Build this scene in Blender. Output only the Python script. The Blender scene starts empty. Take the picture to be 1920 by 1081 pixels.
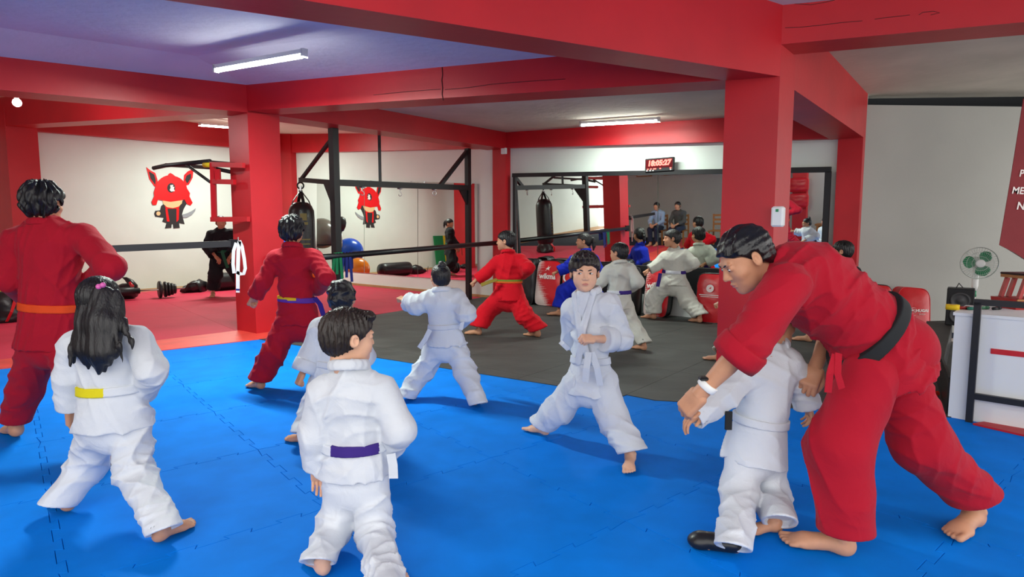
import bpy, math, random
import numpy as np
from mathutils import Vector, Matrix

# ------------------------------------------------------------------ camera, world, exposure
SC = bpy.context.scene
COL = SC.collection
FPX, CAMH, HOR = 1140.0, 1.32, 429.0
TH = math.atan((540.5 - HOR) / FPX)
cam = bpy.data.cameras.new('camera'); cam.sensor_width = 36.0; cam.lens = 36.0 * FPX / 1920.0
cam.clip_start = 0.05
camo = bpy.data.objects.new('camera', cam); COL.objects.link(camo)
camo.location = (0, 0, CAMH); camo.rotation_euler = (math.pi / 2 - TH, 0, 0)
SC.camera = camo
SC.view_settings.view_transform = 'Standard'; SC.view_settings.look = 'None'
SC.view_settings.gamma = 1.0; SC.view_settings.use_curve_mapping = False
SC.view_settings.exposure = 0.0
wd = bpy.data.worlds.new('world'); SC.world = wd; wd.use_nodes = True
bg = wd.node_tree.nodes['Background']; bg.inputs[0].default_value = (1.0, 0.985, 0.965, 1); bg.inputs[1].default_value = 2.7

def area_light(name, loc, rot, sx, sy, power, col=(1, 1, 1)):
    l = bpy.data.lights.new(name, 'AREA'); l.shape = 'RECTANGLE'; l.size = sx; l.size_y = sy
    l.energy = power; l.color = col
    o = bpy.data.objects.new(name, l); COL.objects.link(o); o.location = loc; o.rotation_euler = rot
    return o

# ------------------------------------------------------------------ photograph geometry helpers
_c, _s = math.cos(TH), math.sin(TH)
CAMP = np.array([0, 0, CAMH])
def ray(u, v):
    x = (u - 960) / FPX; y = (540.5 - v) / FPX
    return np.array([x, _c + y * _s, -_s + y * _c])
def F(u, v, z=0.0):            # point of the horizontal plane z
    d = ray(u, v); return CAMP + d * ((z - CAMH) / d[2])
def Y(u, v, y):                # point at forward distance y
    d = ray(u, v); return CAMP + d * (y / d[1])
def PL(u, v, p, n):            # point of a plane
    d = ray(u, v); return CAMP + d * (np.dot(np.asarray(p) - CAMP, n) / np.dot(d, n))
def HT(g, v):                  # height over ground point g seen at row v
    k = (540.5 - v) / FPX
    return CAMH + g[1] * (k * _c - _s) / (_c + k * _s)
def A3(*a): return np.array(a, float)
def unit(v): v = np.asarray(v, float); return v / max(1e-9, np.linalg.norm(v))

# ------------------------------------------------------------------ materials
def lin(c):
    return tuple(((x / 255.0) / 12.92 if x / 255.0 < 0.04045 else ((x / 255.0 + 0.055) / 1.055) ** 2.4) for x in c)
MATS = {}
def mat(name, rgb, rough=0.6, spec=0.3, var=0.06, vs=3.0, bump=0.0, bs=60.0, metal=0.0, emit=0.0, stretch=None, coat=0.0,
        rgb2=None, obrand=0.0, sheen=0.0, bdist=0.01, alpha=None, trans=0.0, detail=4.0):
    if name in MATS: return MATS[name]
    m = bpy.data.materials.new(name); m.use_nodes = True; MATS[name] = m
    nt = m.node_tree; N = nt.nodes; Lk = nt.links; b = N['Principled BSDF']
    c = lin(rgb)
    b.inputs['Roughness'].default_value = rough; b.inputs['Specular IOR Level'].default_value = spec
    b.inputs['Metallic'].default_value = metal; b.inputs['Coat Weight'].default_value = coat
    b.inputs['Coat Roughness'].default_value = 0.2
    b.inputs['Sheen Weight'].default_value = sheen
    b.inputs['Base Color'].default_value = (*c, 1)
    if trans: b.inputs['Transmission Weight'].default_value = trans
    if alpha is not None: b.inputs['Alpha'].default_value = alpha
    geo = N.new('ShaderNodeNewGeometry'); src = geo.outputs['Position']
    if stretch:
        mp = N.new('ShaderNodeMapping'); mp.inputs['Scale'].default_value = stretch
        Lk.new(src, mp.inputs['Vector']); src = mp.outputs['Vector']
    if var > 0 or rgb2:
        nz = N.new('ShaderNodeTexNoise'); nz.inputs['Scale'].default_value = vs; nz.inputs['Detail'].default_value = detail
        Lk.new(src, nz.inputs['Vector'])
        rp = N.new('ShaderNodeValToRGB'); Lk.new(nz.outputs['Fac'], rp.inputs['Fac'])
        rp.color_ramp.elements[0].position = 0.3; rp.color_ramp.elements[1].position = 0.7
        c2 = lin(rgb2) if rgb2 else None
        rp.color_ramp.elements[0].color = (*[x * (1 - var) for x in c], 1)
        rp.color_ramp.elements[1].color = (*(c2 if c2 else [min(1, x * (1 + var)) for x in c]), 1)
        out = rp.outputs['Color']
        if obrand:
            oi = N.new('ShaderNodeObjectInfo'); mr = N.new('ShaderNodeMapRange')
            mr.inputs['To Min'].default_value = 1 - obrand; mr.inputs['To Max'].default_value = 1 + obrand
            Lk.new(oi.outputs['Random'], mr.inputs['Value'])
            hs = N.new('ShaderNodeHueSaturation'); Lk.new(mr.outputs['Result'], hs.inputs['Value']); Lk.new(out, hs.inputs['Color'])
            out = hs.outputs['Color']
        Lk.new(out, b.inputs['Base Color'])
    if bump:
        nb = N.new('ShaderNodeTexNoise'); nb.inputs['Scale'].default_value = bs; nb.inputs['Detail'].default_value = 5
        Lk.new(src, nb.inputs['Vector'])
        bp = N.new('ShaderNodeBump'); bp.inputs['Strength'].default_value = bump; bp.inputs['Distance'].default_value = bdist
        Lk.new(nb.outputs['Fac'], bp.inputs['Height']); Lk.new(bp.outputs['Normal'], b.inputs['Normal'])
    if emit:
        b.inputs['Emission Color'].default_value = (*c, 1); b.inputs['Emission Strength'].default_value = emit
    return m

# ------------------------------------------------------------------ object helpers
def worigin(o):
    p = np.zeros(3)
    while o is not None:
        p += np.array(o.location); o = o.parent
    return p
def tag(o, label=None, cat=None, group=None, kind=None):
    if label: o['label'] = label
    if cat: o['category'] = cat
    if group: o['group'] = group
    if kind: o['kind'] = kind
    return o
def thing(name, loc, label, cat, group=None):
    o = bpy.data.objects.new(name, None); COL.objects.link(o); o.location = tuple(loc); o.empty_display_size = 0.1
    return tag(o, label, cat, group)
def mk(name, V, Fc, m, parent=None, smooth=False, origin=None):
    """one mesh object from world-space vertices"""
    V = np.asarray(V, float)
    if parent is not None: org = worigin(parent); loc = (0, 0, 0)
    else:
        if origin is None:
            lo, hi = V.min(0), V.max(0); origin = A3((lo[0] + hi[0]) / 2, (lo[1] + hi[1]) / 2, lo[2])
        org = np.asarray(origin, float); loc = tuple(org)
    me = bpy.data.meshes.new(name); me.from_pydata((V - org).tolist(), [], Fc); me.update()
    if isinstance(m, (list, tuple)):
        for x in m: me.materials.append(x)
    else: me.materials.append(m)
    if smooth: me.polygons.foreach_set('use_smooth', [True] * len(me.polygons))
    o = bpy.data.objects.new(name, me); COL.objects.link(o); o.location = loc
    if parent is not None: o.parent = parent
    return o

class MB:
    def __init__(s): s.v = []; s.f = []
    def add(s, V, Fc):
        n = len(s.v); s.v += [tuple(map(float, p)) for p in V]; s.f += [tuple(i + n for i in q) for q in Fc]; return s
    def hexa(s, b, t):          # bottom 4, top 4 (ccw from above)
        n = len(b)
        s.add(list(b) + list(t), [tuple(range(n - 1, -1, -1)), tuple(range(n, 2 * n))] + [(i, (i + 1) % n, n + (i + 1) % n, n + i) for i in range(n)]); return s
    def prism(s, poly, z0, z1):
        return s.hexa([(p[0], p[1], z0) for p in poly], [(p[0], p[1], z1) for p in poly])
    def box(s, c, sz, R=None, bev=0.0):
        h = np.asarray(sz, float) / 2; c = np.asarray(c, float)
        if bev <= 0:
            q = [(x, y, z) for z in (-1, 1) for x, y in ((-1, -1), (1, -1), (1, 1), (-1, 1))]
            V = np.array(q) * h; Fc = [(3, 2, 1, 0), (4, 5, 6, 7), (0, 1, 5, 4), (1, 2, 6, 5), (2, 3, 7, 6), (3, 0, 4, 7)]
        else:
            b = min(bev, h.min() * 0.95); V = []; idx = {}
            for sx in (-1, 1):
                for sy in (-1, 1):
                    for szz in (-1, 1):
                        sg = np.array([sx, sy, szz]); tri = []
                        for ax in range(3):
                            p = sg * (h - b); p[ax] = sg[ax] * h[ax]; tri.append(len(V)); V.append(p)
                        idx[(sx, sy, szz)] = tri
            Fc = [];
            for ax in range(3):
                a1, a2 = (ax + 1) % 3, (ax + 2) % 3
                for sg in (-1, 1):
                    k = []
                    for e1, e2 in ((-1, -1), (1, -1), (1, 1), (-1, 1)):
                        q = [0, 0, 0]; q[ax] = sg; q[a1] = e1; q[a2] = e2; k.append(idx[tuple(q)][ax])
                    Fc.append(tuple(k if sg > 0 else k[::-1]))
            for ax in range(3):
                a1, a2 = (ax + 1) % 3, (ax + 2) % 3
                for e1 in (-1, 1):
                    for e2 in (-1, 1):
                        q0 = [0, 0, 0]; q0[ax] = -1; q0[a1] = e1; q0[a2] = e2; q1 = list(q0); q1[ax] = 1
                        i0, i1 = idx[tuple(q0)], idx[tuple(q1)]
                        k = [i0[a1], i1[a1], i1[a2], i0[a2]]; Fc.append(tuple(k if e1 * e2 < 0 else k[::-1]))
            for q, t in idx.items(): Fc.append(tuple(t if q[0] * q[1] * q[2] > 0 else t[::-1]))
            V = np.array(V)
        if R is not None: V = V @ np.asarray(R, float).T
        return s.add(V + c, Fc)
    def bar(s, p0, p1, w, h, up=(0, 0, 1), bev=0.0):     # square bar from p0 to p1
        p0 = np.asarray(p0, float); p1 = np.asarray(p1, float); d = p1 - p0; L = np.linalg.norm(d); x = d / L
        up = np.asarray(up, float)
        if abs(np.dot(unit(up), x)) > 0.98: up = A3(1, 0, 0)
        y = unit(np.cross(up, x)); z = np.cross(x, y)
        return s.box((p0 + p1) / 2, (L, w, h), np.stack([x, y, z], 1), bev)
    def tube(s, pts, r, n=10, caps=True, closed=False):
        pts = [np.asarray(p, float) for p in pts]; m = len(pts)
        rr = r if isinstance(r, (list, tuple, np.ndarray)) else [r] * m
        V = []; Fc = []; prev = None
        for i, p in enumerate(pts):
            if closed: t = unit(pts[(i + 1) % m] - pts[i - 1])
            else: t = unit(pts[min(i + 1, m - 1)] - pts[max(i - 1, 0)])
            a = prev if prev is not None else (A3(0, 0, 1) if abs(t[2]) < 0.9 else A3(1, 0, 0))
            a = unit(a - np.dot(a, t) * t); b = np.cross(t, a); prev = a
            for k in range(n):
                q = 2 * math.pi * k / n; V.append(p + rr[i] * (a * math.cos(q) + b * math.sin(q)))
        for i in range(m if closed else m - 1):
            j = (i + 1) % m
            for k in range(n):
                k2 = (k + 1) % n; Fc.append((i * n + k, i * n + k2, j * n + k2, j * n + k))
        if caps and not closed: Fc += [tuple(range(n - 1, -1, -1)), tuple(range((m - 1) * n, m * n))]
        return s.add(V, Fc)
    def lathe(s, prof, n=24, o=(0, 0, 0), axis=(0, 0, 1)):   # profile [(r, h)]
        o = np.asarray(o, float); z = unit(axis); a = A3(1, 0, 0) if abs(z[0]) < 0.9 else A3(0, 1, 0)
        a = unit(a - np.dot(a, z) * z); b = np.cross(z, a); V = []; Fc = []
        for r, h in prof:
            for k in range(n):
                q = 2 * math.pi * k / n; V.append(o + z * h + max(r, 1e-4) * (a * math.cos(q) + b * math.sin(q)))
        for i in range(len(prof) - 1):
            for k in range(n):
                k2 = (k + 1) % n; Fc.append((i * n + k, i * n + k2, (i + 1) * n + k2, (i + 1) * n + k))
        Fc += [tuple(range(n - 1, -1, -1)), tuple(range((len(prof) - 1) * n, len(prof) * n))]
        return s.add(V, Fc)
    def extr(s, poly, o, ux, uy, un, t):     # polygon in plane (o,ux,uy) extruded t along un
        o = np.asarray(o, float); P = [o + p[0] * np.asarray(ux) + p[1] * np.asarray(uy) for p in poly]
        n = len(P); V = P + [p + t * np.asarray(un) for p in P]
        return s.add(V, [tuple(range(n - 1, -1, -1)), tuple(range(n, 2 * n))] + [(i, (i + 1) % n, n + (i + 1) % n, n + i) for i in range(n)])
    def ribbon(s, pts, side, w, t=0.004):    # flat strap following pts, width w along side
        pts = [np.asarray(p, float) for p in pts]; V = []; Fc = []; m = len(pts)
        for i, p in enumerate(pts):
            d = unit(pts[min(i + 1, m - 1)] - pts[max(i - 1, 0)])
            sd = side[i] if isinstance(side, list) else side
            sd = unit(np.asarray(sd, float) - np.dot(sd, d) * d); nn = np.cross(d, sd)
            for a, b in ((-1, -1), (1, -1), (1, 1), (-1, 1)): V.append(p + sd * w / 2 * a + nn * t / 2 * b)
        for i in range(m - 1):
            for k in range(4): Fc.append((i * 4 + k, i * 4 + (k + 1) % 4, i * 4 + 4 + (k + 1) % 4, i * 4 + 4 + k))
        Fc += [(3, 2, 1, 0), tuple(range((m - 1) * 4, m * 4))]
        return s.add(V, Fc)
    def build(s, name, m, parent=None, smooth=False, origin=None):
        return mk(name, s.v, s.f, m, parent, smooth, origin)
def autosmooth(o, ang=40):
    me = o.data; me.polygons.foreach_set('use_smooth', [True] * len(me.polygons))
    try: me.set_sharp_from_angle(angle=math.radians(ang))
    except Exception: pass
    return o
def text_mesh(txt, size, o, ux, uy, m, name, parent, un_off=0.0, bold=0.0, shear=0.0, align='CENTER', ext=0.0008):
    cu = bpy.data.curves.new('txt', 'FONT'); cu.body = txt; cu.size = size; cu.align_x = align; cu.align_y = 'CENTER'
    cu.extrude = ext; cu.offset = bold; cu.shear = shear; cu.resolution_u = 2
    ob = bpy.data.objects.new('txt', cu); COL.objects.link(ob)
    me = bpy.data.meshes.new_from_object(ob.evaluated_get(bpy.context.evaluated_depsgraph_get()))
    V = np.array([v.co[:] for v in me.vertices]); Fc = [tuple(p.vertices) for p in me.polygons]
    bpy.data.objects.remove(ob); bpy.data.curves.remove(cu); bpy.data.meshes.remove(me)
    un = np.cross(ux, uy)
    W = np.asarray(o) + V[:, :1] * np.asarray(ux) + V[:, 1:2] * np.asarray(uy) + (V[:, 2:3] + un_off) * un
    return mk(name, W, Fc, m, parent)

# ------------------------------------------------------------------ palette
RED = mat('red_gloss_paint', (190, 27, 37), rough=0.42, spec=0.4, var=0.10, vs=1.6, bump=0.12, bs=14)
WALLW = mat('white_wall_paint', (220, 229, 222), rough=0.75, var=0.035, vs=1.2, bump=0.08, bs=30)
WALLG = mat('grey_wall_paint', (172, 172, 166), rough=0.8, var=0.05, vs=1.1, bump=0.10, bs=24)
CEILB = mat('lavender_ceiling_paint', (206, 204, 214), rough=0.8, var=0.06, vs=1.3, bump=0.4, bs=9, bdist=0.02)
CEILG = mat('grey_ceiling_plaster', (206, 198, 184), rough=0.85, var=0.10, vs=1.5, bump=0.4, bs=10, bdist=0.02)
CEILC = mat('cream_ceiling_paint', (226, 214, 200), rough=0.8, var=0.05, vs=1.5, bump=0.3, bs=10, bdist=0.02)
BLUEM = mat('blue_foam_mat', (0, 120, 220), rough=0.72, spec=0.08, var=0.10, vs=4.0, bump=0.15, bs=220, obrand=0.05, bdist=0.002, detail=6)
REDM = mat('pink_red_foam_mat', (206, 52, 78), rough=0.65, spec=0.25, var=0.05, vs=2.5, bump=0.15, bs=160, obrand=0.04, bdist=0.003)
STRIPM = mat('orange_red_floor_paint', (222, 72, 62), rough=0.45, spec=0.4, var=0.12, vs=5)
BLACKM = mat('black_rubber_mat', (66, 66, 64), rough=0.62, spec=0.3, var=0.22, vs=2.2, bump=0.35, bs=18, obrand=0.06, stretch=(1, 2.2, 1), bdist=0.004)
BASEF = mat('dark_underfloor', (12, 26, 48), rough=0.9, var=0.05)
WOODF = mat('wood_floor', (176, 130, 84), rough=0.5, var=0.12, vs=6, stretch=(1, 6, 1))
BLK = mat('black_paint_metal', (22, 22, 25), rough=0.45, spec=0.45, var=0.1, vs=8)
STEEL = mat('bright_steel', (190, 190, 190), rough=0.28, metal=1.0, var=0.04, vs=10)
MIRR = mat('mirror_glass', (232, 236, 232), rough=0.012, metal=1.0, var=0.0)
BLKV = mat('black_vinyl', (26, 26, 29), rough=0.36, spec=0.5, var=0.12, vs=7, bump=0.25, bs=26)
REDV = mat('red_vinyl', (198, 22, 34), rough=0.33, spec=0.5, var=0.08, vs=5, bump=0.3, bs=16)
WHT = mat('white_plastic', (232, 233, 230), rough=0.4, spec=0.4, var=0.02)
WHTP = mat('white_painted_board', (226, 228, 226), rough=0.5, var=0.03, vs=2)
WOOD = mat('brown_wood', (150, 96, 52), rough=0.5, var=0.15, vs=7, stretch=(1, 1, 8))
WHTPRINT = mat('white_print', (235, 225, 222), rough=0.5, var=0.0)
TUBE = mat('lit_tube', (250, 255, 248), rough=0.4, var=0.0, emit=42.0)

# ================================================================== THE ROOM
D1 = A3(0.777, -0.629, 0); D1 = unit(D1); NB = A3(D1[1], -D1[0], 0)      # back wall direction, its normal into the room
D2 = -NB
WA = F(662, 534)
def WP(u, v, off=0.0): return PL(u, v, WA + NB * off, NB)
def wall_at(u):
    d = ray(u, HOR); t = np.dot(WA - CAMP, NB) / np.dot(d, NB); p = CAMP + d * t; p[2] = 0; return p
BLc = wall_at(545); Cc = wall_at(950); RCc = wall_at(1600)
def S(name, b, m, parent=None):
    o = b.build(name, m, parent)
    if parent is None: o['kind'] = 'structure'
    return o
UP = A3(0, 0, 1)
# --- floor base
S('floor', MB().prism([(-14, -3), (10, -3), (10, 18), (-14, 18)], -0.12, -0.03), BASEF)
# --- walls
def wallslab(a, b, z0, z1, t, n):
    return MB().prism([a, b, b - n * t, a - n * t] if np.cross(b - a, -n)[2] > 0 else [b, a, a - n * t, b - n * t], z0, z1)
S('wall_back', wallslab(BLc - D1 * 0.3, RCc + D1 * 0.05, -0.03, 4.0, 0.2, NB), WALLW)
LWn = D1                                     # left wall faces +D1
LWa = BLc - D1 * 0.25
LWb = LWa - D2 * 16
S('wall_left', wallslab(LWa + D2 * 0.2, LWb, -0.03, 4.2, 0.2, LWn), WALLW)
# grey wall on the right, nearly parallel to the picture
RWa = RCc + A3(-0.1, 0.0, 0); RWb = RWa + A3(6.0, 0.35, 0)
RWn = unit(A3(0.35, -6.0, 0))
zRW = HT(RWa, 196)
S('wall_right', wallslab(RWa, RWb, -0.03, zRW, 0.2, RWn), WALLG)
# wall opposite the mirrors, far left behind the camera
FWa = A3(-8.9, 3.6, 0) - D1 * 2.2; FWb = FWa + D1 * 8.0
S('wall_front', wallslab(FWa, FWb, -0.03, 4.0, 0.2, -NB), WALLG)
# --- columns
GL = F(481, 626)
GRl = F(1341, 735); GRr = F(1437, 750)
GLL = F(36, 570)
wR = GRr - GRl
rowd = unit(GRl - GL)                        # row of columns
def column(name, corners, z1, label=None):
    return S(name, MB().prism(corners, -0.03, z1), RED)
Lw = F(445, 619) - GL
colL = column('column', [GL, GL + D2 * 0.42, GL + D2 * 0.42 + Lw, GL + Lw], 3.3)
colR = column('column', [GRl, GRr, GRr + D2 * 0.40, GRl + D2 * 0.40], 3.3)
colLL = column('column', [GLL, GLL + D2 * 0.45, GLL + D2 * 0.45 - rowd * 0.6, GLL - rowd * 0.6], 3.4)
cC = wall_at(957) + NB * 0.14; c0 = wall_at(933); c0 = c0 + NB * 0.0
colC = column('column', [c0 + D2 * 0.05, c0 + NB * 0.14, cC, cC + D2 * 0.19], 3.3)
r0 = wall_at(1566); r1 = wall_at(1612)
colRC = column('column', [r0 + D2 * 0.05, r0 + NB * 0.1, r1 + NB * 0.1, r1 + D2 * 0.05], 3.2)
b0 = wall_at(534); b1 = wall_at(560)
colBL = column('column', [b0 + D2 * 0.05, b0 + NB * 0.15, b1 + NB * 0.15, b1 + D2 * 0.05], 3.8)
# --- beams
def beam(name, a, b, za, zb, ta, tb, w, m=RED):
    """front face over ground points a-b, bottom heights za zb, top heights ta tb, thickness vector w"""
    P = [a, b, b + w, a + w]; zz = [za, zb, zb, za]; tt = [ta, tb, tb, ta]
    return S(name, MB().hexa([(p[0], p[1], z) for p, z in zip(P, zz)], [(p[0], p[1], t) for p, t in zip(P, tt)]), m)
eL = GL; eR = GRl
zLb = HT(GL, 207); zLt = HT(GL, 159); zRb = HT(GRl, 150)
gm = GL + (GRl - GL) * 0.77
zRt = zLt + (HT(gm, 103) - zLt) / 0.77
beam('beam_middle', GL, GRl, zLb, zRb, zLt + 0.12, zRt + 0.12, D2 * 0.36)
zLLb = HT(GLL, 235); zLLt = HT(GLL, 192)
beam('beam_left_row', GLL - rowd * 2.5, GL + Lw * 0.3, zLLb + (zLLb - zLb) * 0.4, zLb, zLLt + 0.25, zLt + 0.12, D2 * 0.36)
# left beam: from column L toward the near left
tl = 9.0
q = GL - D2 * tl
gq = GL - D2 * 2.6
zq_b = zLb + (HT(gq, 159) - zLb) / 2.6 * tl; zq_t = zLt + (HT(gq, 98) - zLt) / 2.6 * tl
beam('beam_left', q, GL + D2 * 0.3, zq_b, zLb - 0.003, zq_t + 0.12, zLt + 0.12, Lw * 0.85)
# overhead beam from column R toward the near left
tau = math.radians(58.0); dT = A3(-math.sin(tau), -math.cos(tau), 0)
def along(g, d, u):            # distance along d from g to the vertical picture line u
    k = (u - 960) / FPX; return (k * g[1] - g[0]) / (d[0] - k * d[1])
t1 = along(GRr, dT, 640 + 14); g1 = GRr + dT * t1
zT0 = HT(GRr, 143); zT1 = HT(g1, 12)
t2 = along(GRl, dT, 1057); g2 = GRl + dT * t2; zF0 = HT(GRl, 151); zF2 = HT(g2, 106)
te = t1 * 1.9
a_ = GRr + dT * te; b_ = GRl + dT * te
za = zT0 + (zT1 - zT0) / t1 * te; zb_ = zF0 + (zF2 - zF0) / t2 * te
zb_ = 0.5 * zb_ + 0.5 * za
bt = MB().hexa([(*a_[:2], za), (*GRr[:2], zT0), (*GRl[:2], zF0), (*b_[:2], zb_)],
               [(*a_[:2], 3.6), (*GRr[:2], 3.3), (*GRl[:2], 3.3), (*b_[:2], 3.6)])
S('beam_overhead', bt, RED)
# R to the right
gE = GRr + A3(math.cos(math.radians(-20)), math.sin(math.radians(-20)), 0) * 3.5
zr0 = HT(GRr, 83)
ge1 = along(GRr, unit(gE - GRr), 1920); gq1 = GRr + unit(gE - GRr) * ge1
zr1 = zr0 + (HT(gq1, 38) - zr0) / ge1 * 3.5
zrt = HT(GRr, 4); zrt1 = zrt + (HT(gq1, -45) - zrt) / ge1 * 3.5
beam('beam_right_row', GRr, gE, zr0, zr1, zrt, zrt1, D2 * 0.34)
# R to RC
gRC = r1 + NB * 0.1; gR2 = GRr + D2 * 0.3
zRCb = HT(gRC, 257)
beam('beam_right', gR2, gRC, HT(gR2, 152 + 12), zRCb, 3.3, HT(gRC, 168) + 0.1, -D1 * 0.36)
# L to C
gL2 = GL + D2 * 0.30; gC2 = cC
beam('beam_centre', gL2, gC2, HT(gL2, 215), HT(gC2, 278), zLt + 0.12, HT(gC2, 247) + 0.12, Lw * 0.9)
# along the back wall
o_ = 0.12
gb0 = BLc + NB * o_ - D1 * 0.2; gb1 = wall_at(960) + NB * o_; gb2 = wall_at(1610) + NB * o_
beam('beam_back_left', gb0, gb1, HT(wall_at(560) + NB * o_, 283), HT(gb1, 277), HT(BLc, 250) + 0.15, HT(gb1, 246) + 0.15, -NB * 0.2)
zk = HT(wall_at(1473) + NB * o_, 262)
beam('beam_back_right', gb1, gb2, HT(gb1, 277), HT(gb1, 277) + (zk - HT(gb1, 277)) * np.linalg.norm(gb2 - gb1) / np.linalg.norm(wall_at(1473) - wall_at(960)),
     HT(gb1, 246) + 0.15, HT(wall_at(1367), 230) + 0.1, -NB * 0.2)
# along the left wall
lw1 = LWa + LWn * 0.14
def LWP(u, v, off=0.0): return PL(u, v, LWa + LWn * off, LWn)
pA = LWP(430, 275, 0.14); pB = LWP(20, 242, 0.14); pC = LWP(430, 247, 0.14); pD = LWP(250, 224, 0.14)
gA = A3(pA[0], pA[1], 0); gB = A3(pB[0], pB[1], 0)
slb = (pB[2] - pA[2]) / np.linalg.norm(gB - gA); slt = (pD[2] - pC[2]) / np.linalg.norm(pD[:2] - pC[:2])
dn = unit(gB - gA); dA = np.linalg.norm(gA - lw1); dE = 16.0
beam('beam_wall_left', lw1, lw1 + dn * dE, pA[2] - slb * dA, pA[2] + slb * (dE - dA), pC[2] - slt * dA + 0.15, pC[2] + 0.4, -LWn * 0.2)
# --- ceilings (slabs)
def slab(name, pts, m, t=0.15):
    return S(name, MB().hexa(pts, [(p[0], p[1], p[2] + t) for p in pts]), m)
def P3(g, z): return (g[0], g[1], z)
zCt = HT(gC2, 247)
far = GRr + dT * 7.0; farL = GL - D2 * tl
slab('ceiling_front', [P3(q, zq_t), P3(b_, zRt + 0.55), P3(GRl, zRt), P3(GL, zLt)], CEILB)
slab('ceiling_back', [P3(GL, zLt), P3(GRl, zRt), P3(r1, HT(wall_at(1367), 230) - 0.02), P3(Cc, zCt)], CEILG)
zBt = HT(BLc, 250)
llq = GL - D2 * tl - D1 * 8
slab('ceiling_left', [P3(llq, zq_t + 0.35), P3(q, zq_t), P3(GL, zLt), P3(Cc, zCt), P3(BLc - D1 * 0.3, zBt), P3(lw1 + dn * 16, pC[2] + 0.1)], CEILC)
zN = zrt - 0.02
slab('ceiling_near', [P3(a_, zN), P3(A3(5.5, -2.4, 0), zN), P3(gE, zrt1 - 0.02), P3(GRr, zN)], CEILB)
slab('ceiling_right', [P3(GRr, HT(gRC, 178)), P3(gE + A3(3, 0, 0), HT(gRC, 178) + 0.1), P3(RWb + A3(0, 0.5, 0), HT(RWb, 160)), P3(gRC + A3(0, .4, 0), HT(gRC, 172))], CEILG)
# dark gap above the grey wall
gp0 = RWa + A3(0, 0.02, 0)
# --- floor coverings
borderA = F(510, 640); borderB = F(1216, 750); borderC = F(1763, 781)
def clip(poly, p, n):
    """keep the side of the line through p where (x-p).n >= 0"""
    out = []
    for i in range(len(poly)):
        a, b = poly[i], poly[(i + 1) % len(poly)]
        da = (a[0] - p[0]) * n[0] + (a[1] - p[1]) * n[1]; db = (b[0] - p[0]) * n[0] + (b[1] - p[1]) * n[1]
        if da >= 0: out.append(a)
        if da * db < 0:
            t = da / (da - db); out.append((a[0] + (b[0] - a[0]) * t, a[1] + (b[1] - a[1]) * t))
    return out
def lnorm(a, b, toward):
    d = b - a; n = A3(-d[1], d[0], 0); n = unit(n)
    return n if np.dot(toward - a, n) > 0 else -n
def poly_area(p): return 0.5 * abs(sum(p[i][0] * p[(i + 1) % len(p)][1] - p[(i + 1) % len(p)][0] * p[i][1] for i in range(len(p))))
floor_o = bpy.data.objects['floor']
# blue puzzle mats, one metre square, one shared mesh
bA = math.radians(50.2); gb = A3(math.sin(bA), math.cos(bA), 0); ga = A3(math.cos(bA), -math.sin(bA), 0)
PZ0 = F(921, 857)
def puzzle_mesh(name, m, n=9, dep=0.030, gap=0.0016, thick=0.024, top=0.0):
    def edge(sign, phase):       # teeth along a unit edge: list of (t, offset)
        pts = []; w = 1.0 / n
        for i in range(n):
            c = (i + 0.5) * w; on = (i % 2 == phase); o = dep / 2 if on else -dep / 2; a = 0.40 * w; b = 0.53 * w
            if on: pts += [(c - a, -dep / 2), (c - b, dep / 2), (c + b, dep / 2), (c + a, -dep / 2)]
        return pts
    e = edge(1, 1)
    # sides: bottom (t along +x, outward -y), right, top, left ; opposite sides complementary
    P = []
    P.append((0, 0)); P += [(t, o) for t, o in e]                                  # bottom, teeth poke inward
    P.append((1, 0)); P += [(1 + o, t) for t, o in e]                              # right, teeth poke outward
    P.append((1, 1)); P += [(t, 1 + o) for t, o in e[::-1]]                        # top, outward
    P.append((0, 1)); P += [(o, t) for t, o in e[::-1]]                            # left, inward
    Q = np.array(P); n_ = len(Q)
    d1 = Q - np.roll(Q, 1, 0); d2 = np.roll(Q, -1, 0) - Q
    n1 = np.stack([-d1[:, 1], d1[:, 0]], 1); n2 = np.stack([-d2[:, 1], d2[:, 0]], 1)
    n1 /= np.linalg.norm(n1, axis=1)[:, None] + 1e-9; n2 /= np.linalg.norm(n2, axis=1)[:, None] + 1e-9
    nn = n1 + n2; nn /= np.linalg.norm(nn, axis=1)[:, None] + 1e-9
    Q = Q + nn * gap
    Q2 = Q + nn * 0.0025
    V = []
    for arr, z in ((Q, top - thick), (Q, top - 0.0025), (Q2, top)):
        for x, y in arr:
            w = ga * (y - 0.5) + gb * (x - 0.5); w = gb * (x - 0.5) - ga * (y - 0.5)
            V.append((w[0], w[1], z))
    Fc = [tuple(range(2 * n_, 3 * n_))]
    for k in range(2):
        for i in range(n_): Fc.append((k * n_ + i, k * n_ + (i + 1) % n_, (k + 1) * n_ + (i + 1) % n_, (k + 1) * n_ + i))
    me = bpy.data.meshes.new(name); me.from_pydata(V, [], Fc); me.update(); me.materials.append(m); return me
def visible(c, r=0.8):
    if c[1] < 0.6: return False
    return abs(c[0]) < c[1] * 0.86 + r * 1.3 and c[1] > 1.6
blackN1 = lnorm(borderA, borderB, A3(0, 20, 0)); blackN2 = lnorm(borderB, borderC, A3(0, 20, 0))
sA = F(0, 692); sB = F(480, 637); sA2 = F(0, 676); sB2 = F(445, 621)
stN = lnorm(sA, sB, A3(-20, 20, 0)); stN2 = lnorm(sA2, sB2, A3(-20, 20, 0))
lcA = GL + D2 * 0.4; lcB = F(877, 562); lcN = lnorm(lcA, lcB, A3(20, 20, 0))
pm = puzzle_mesh('blue_mat_mesh', BLUEM)
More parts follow.
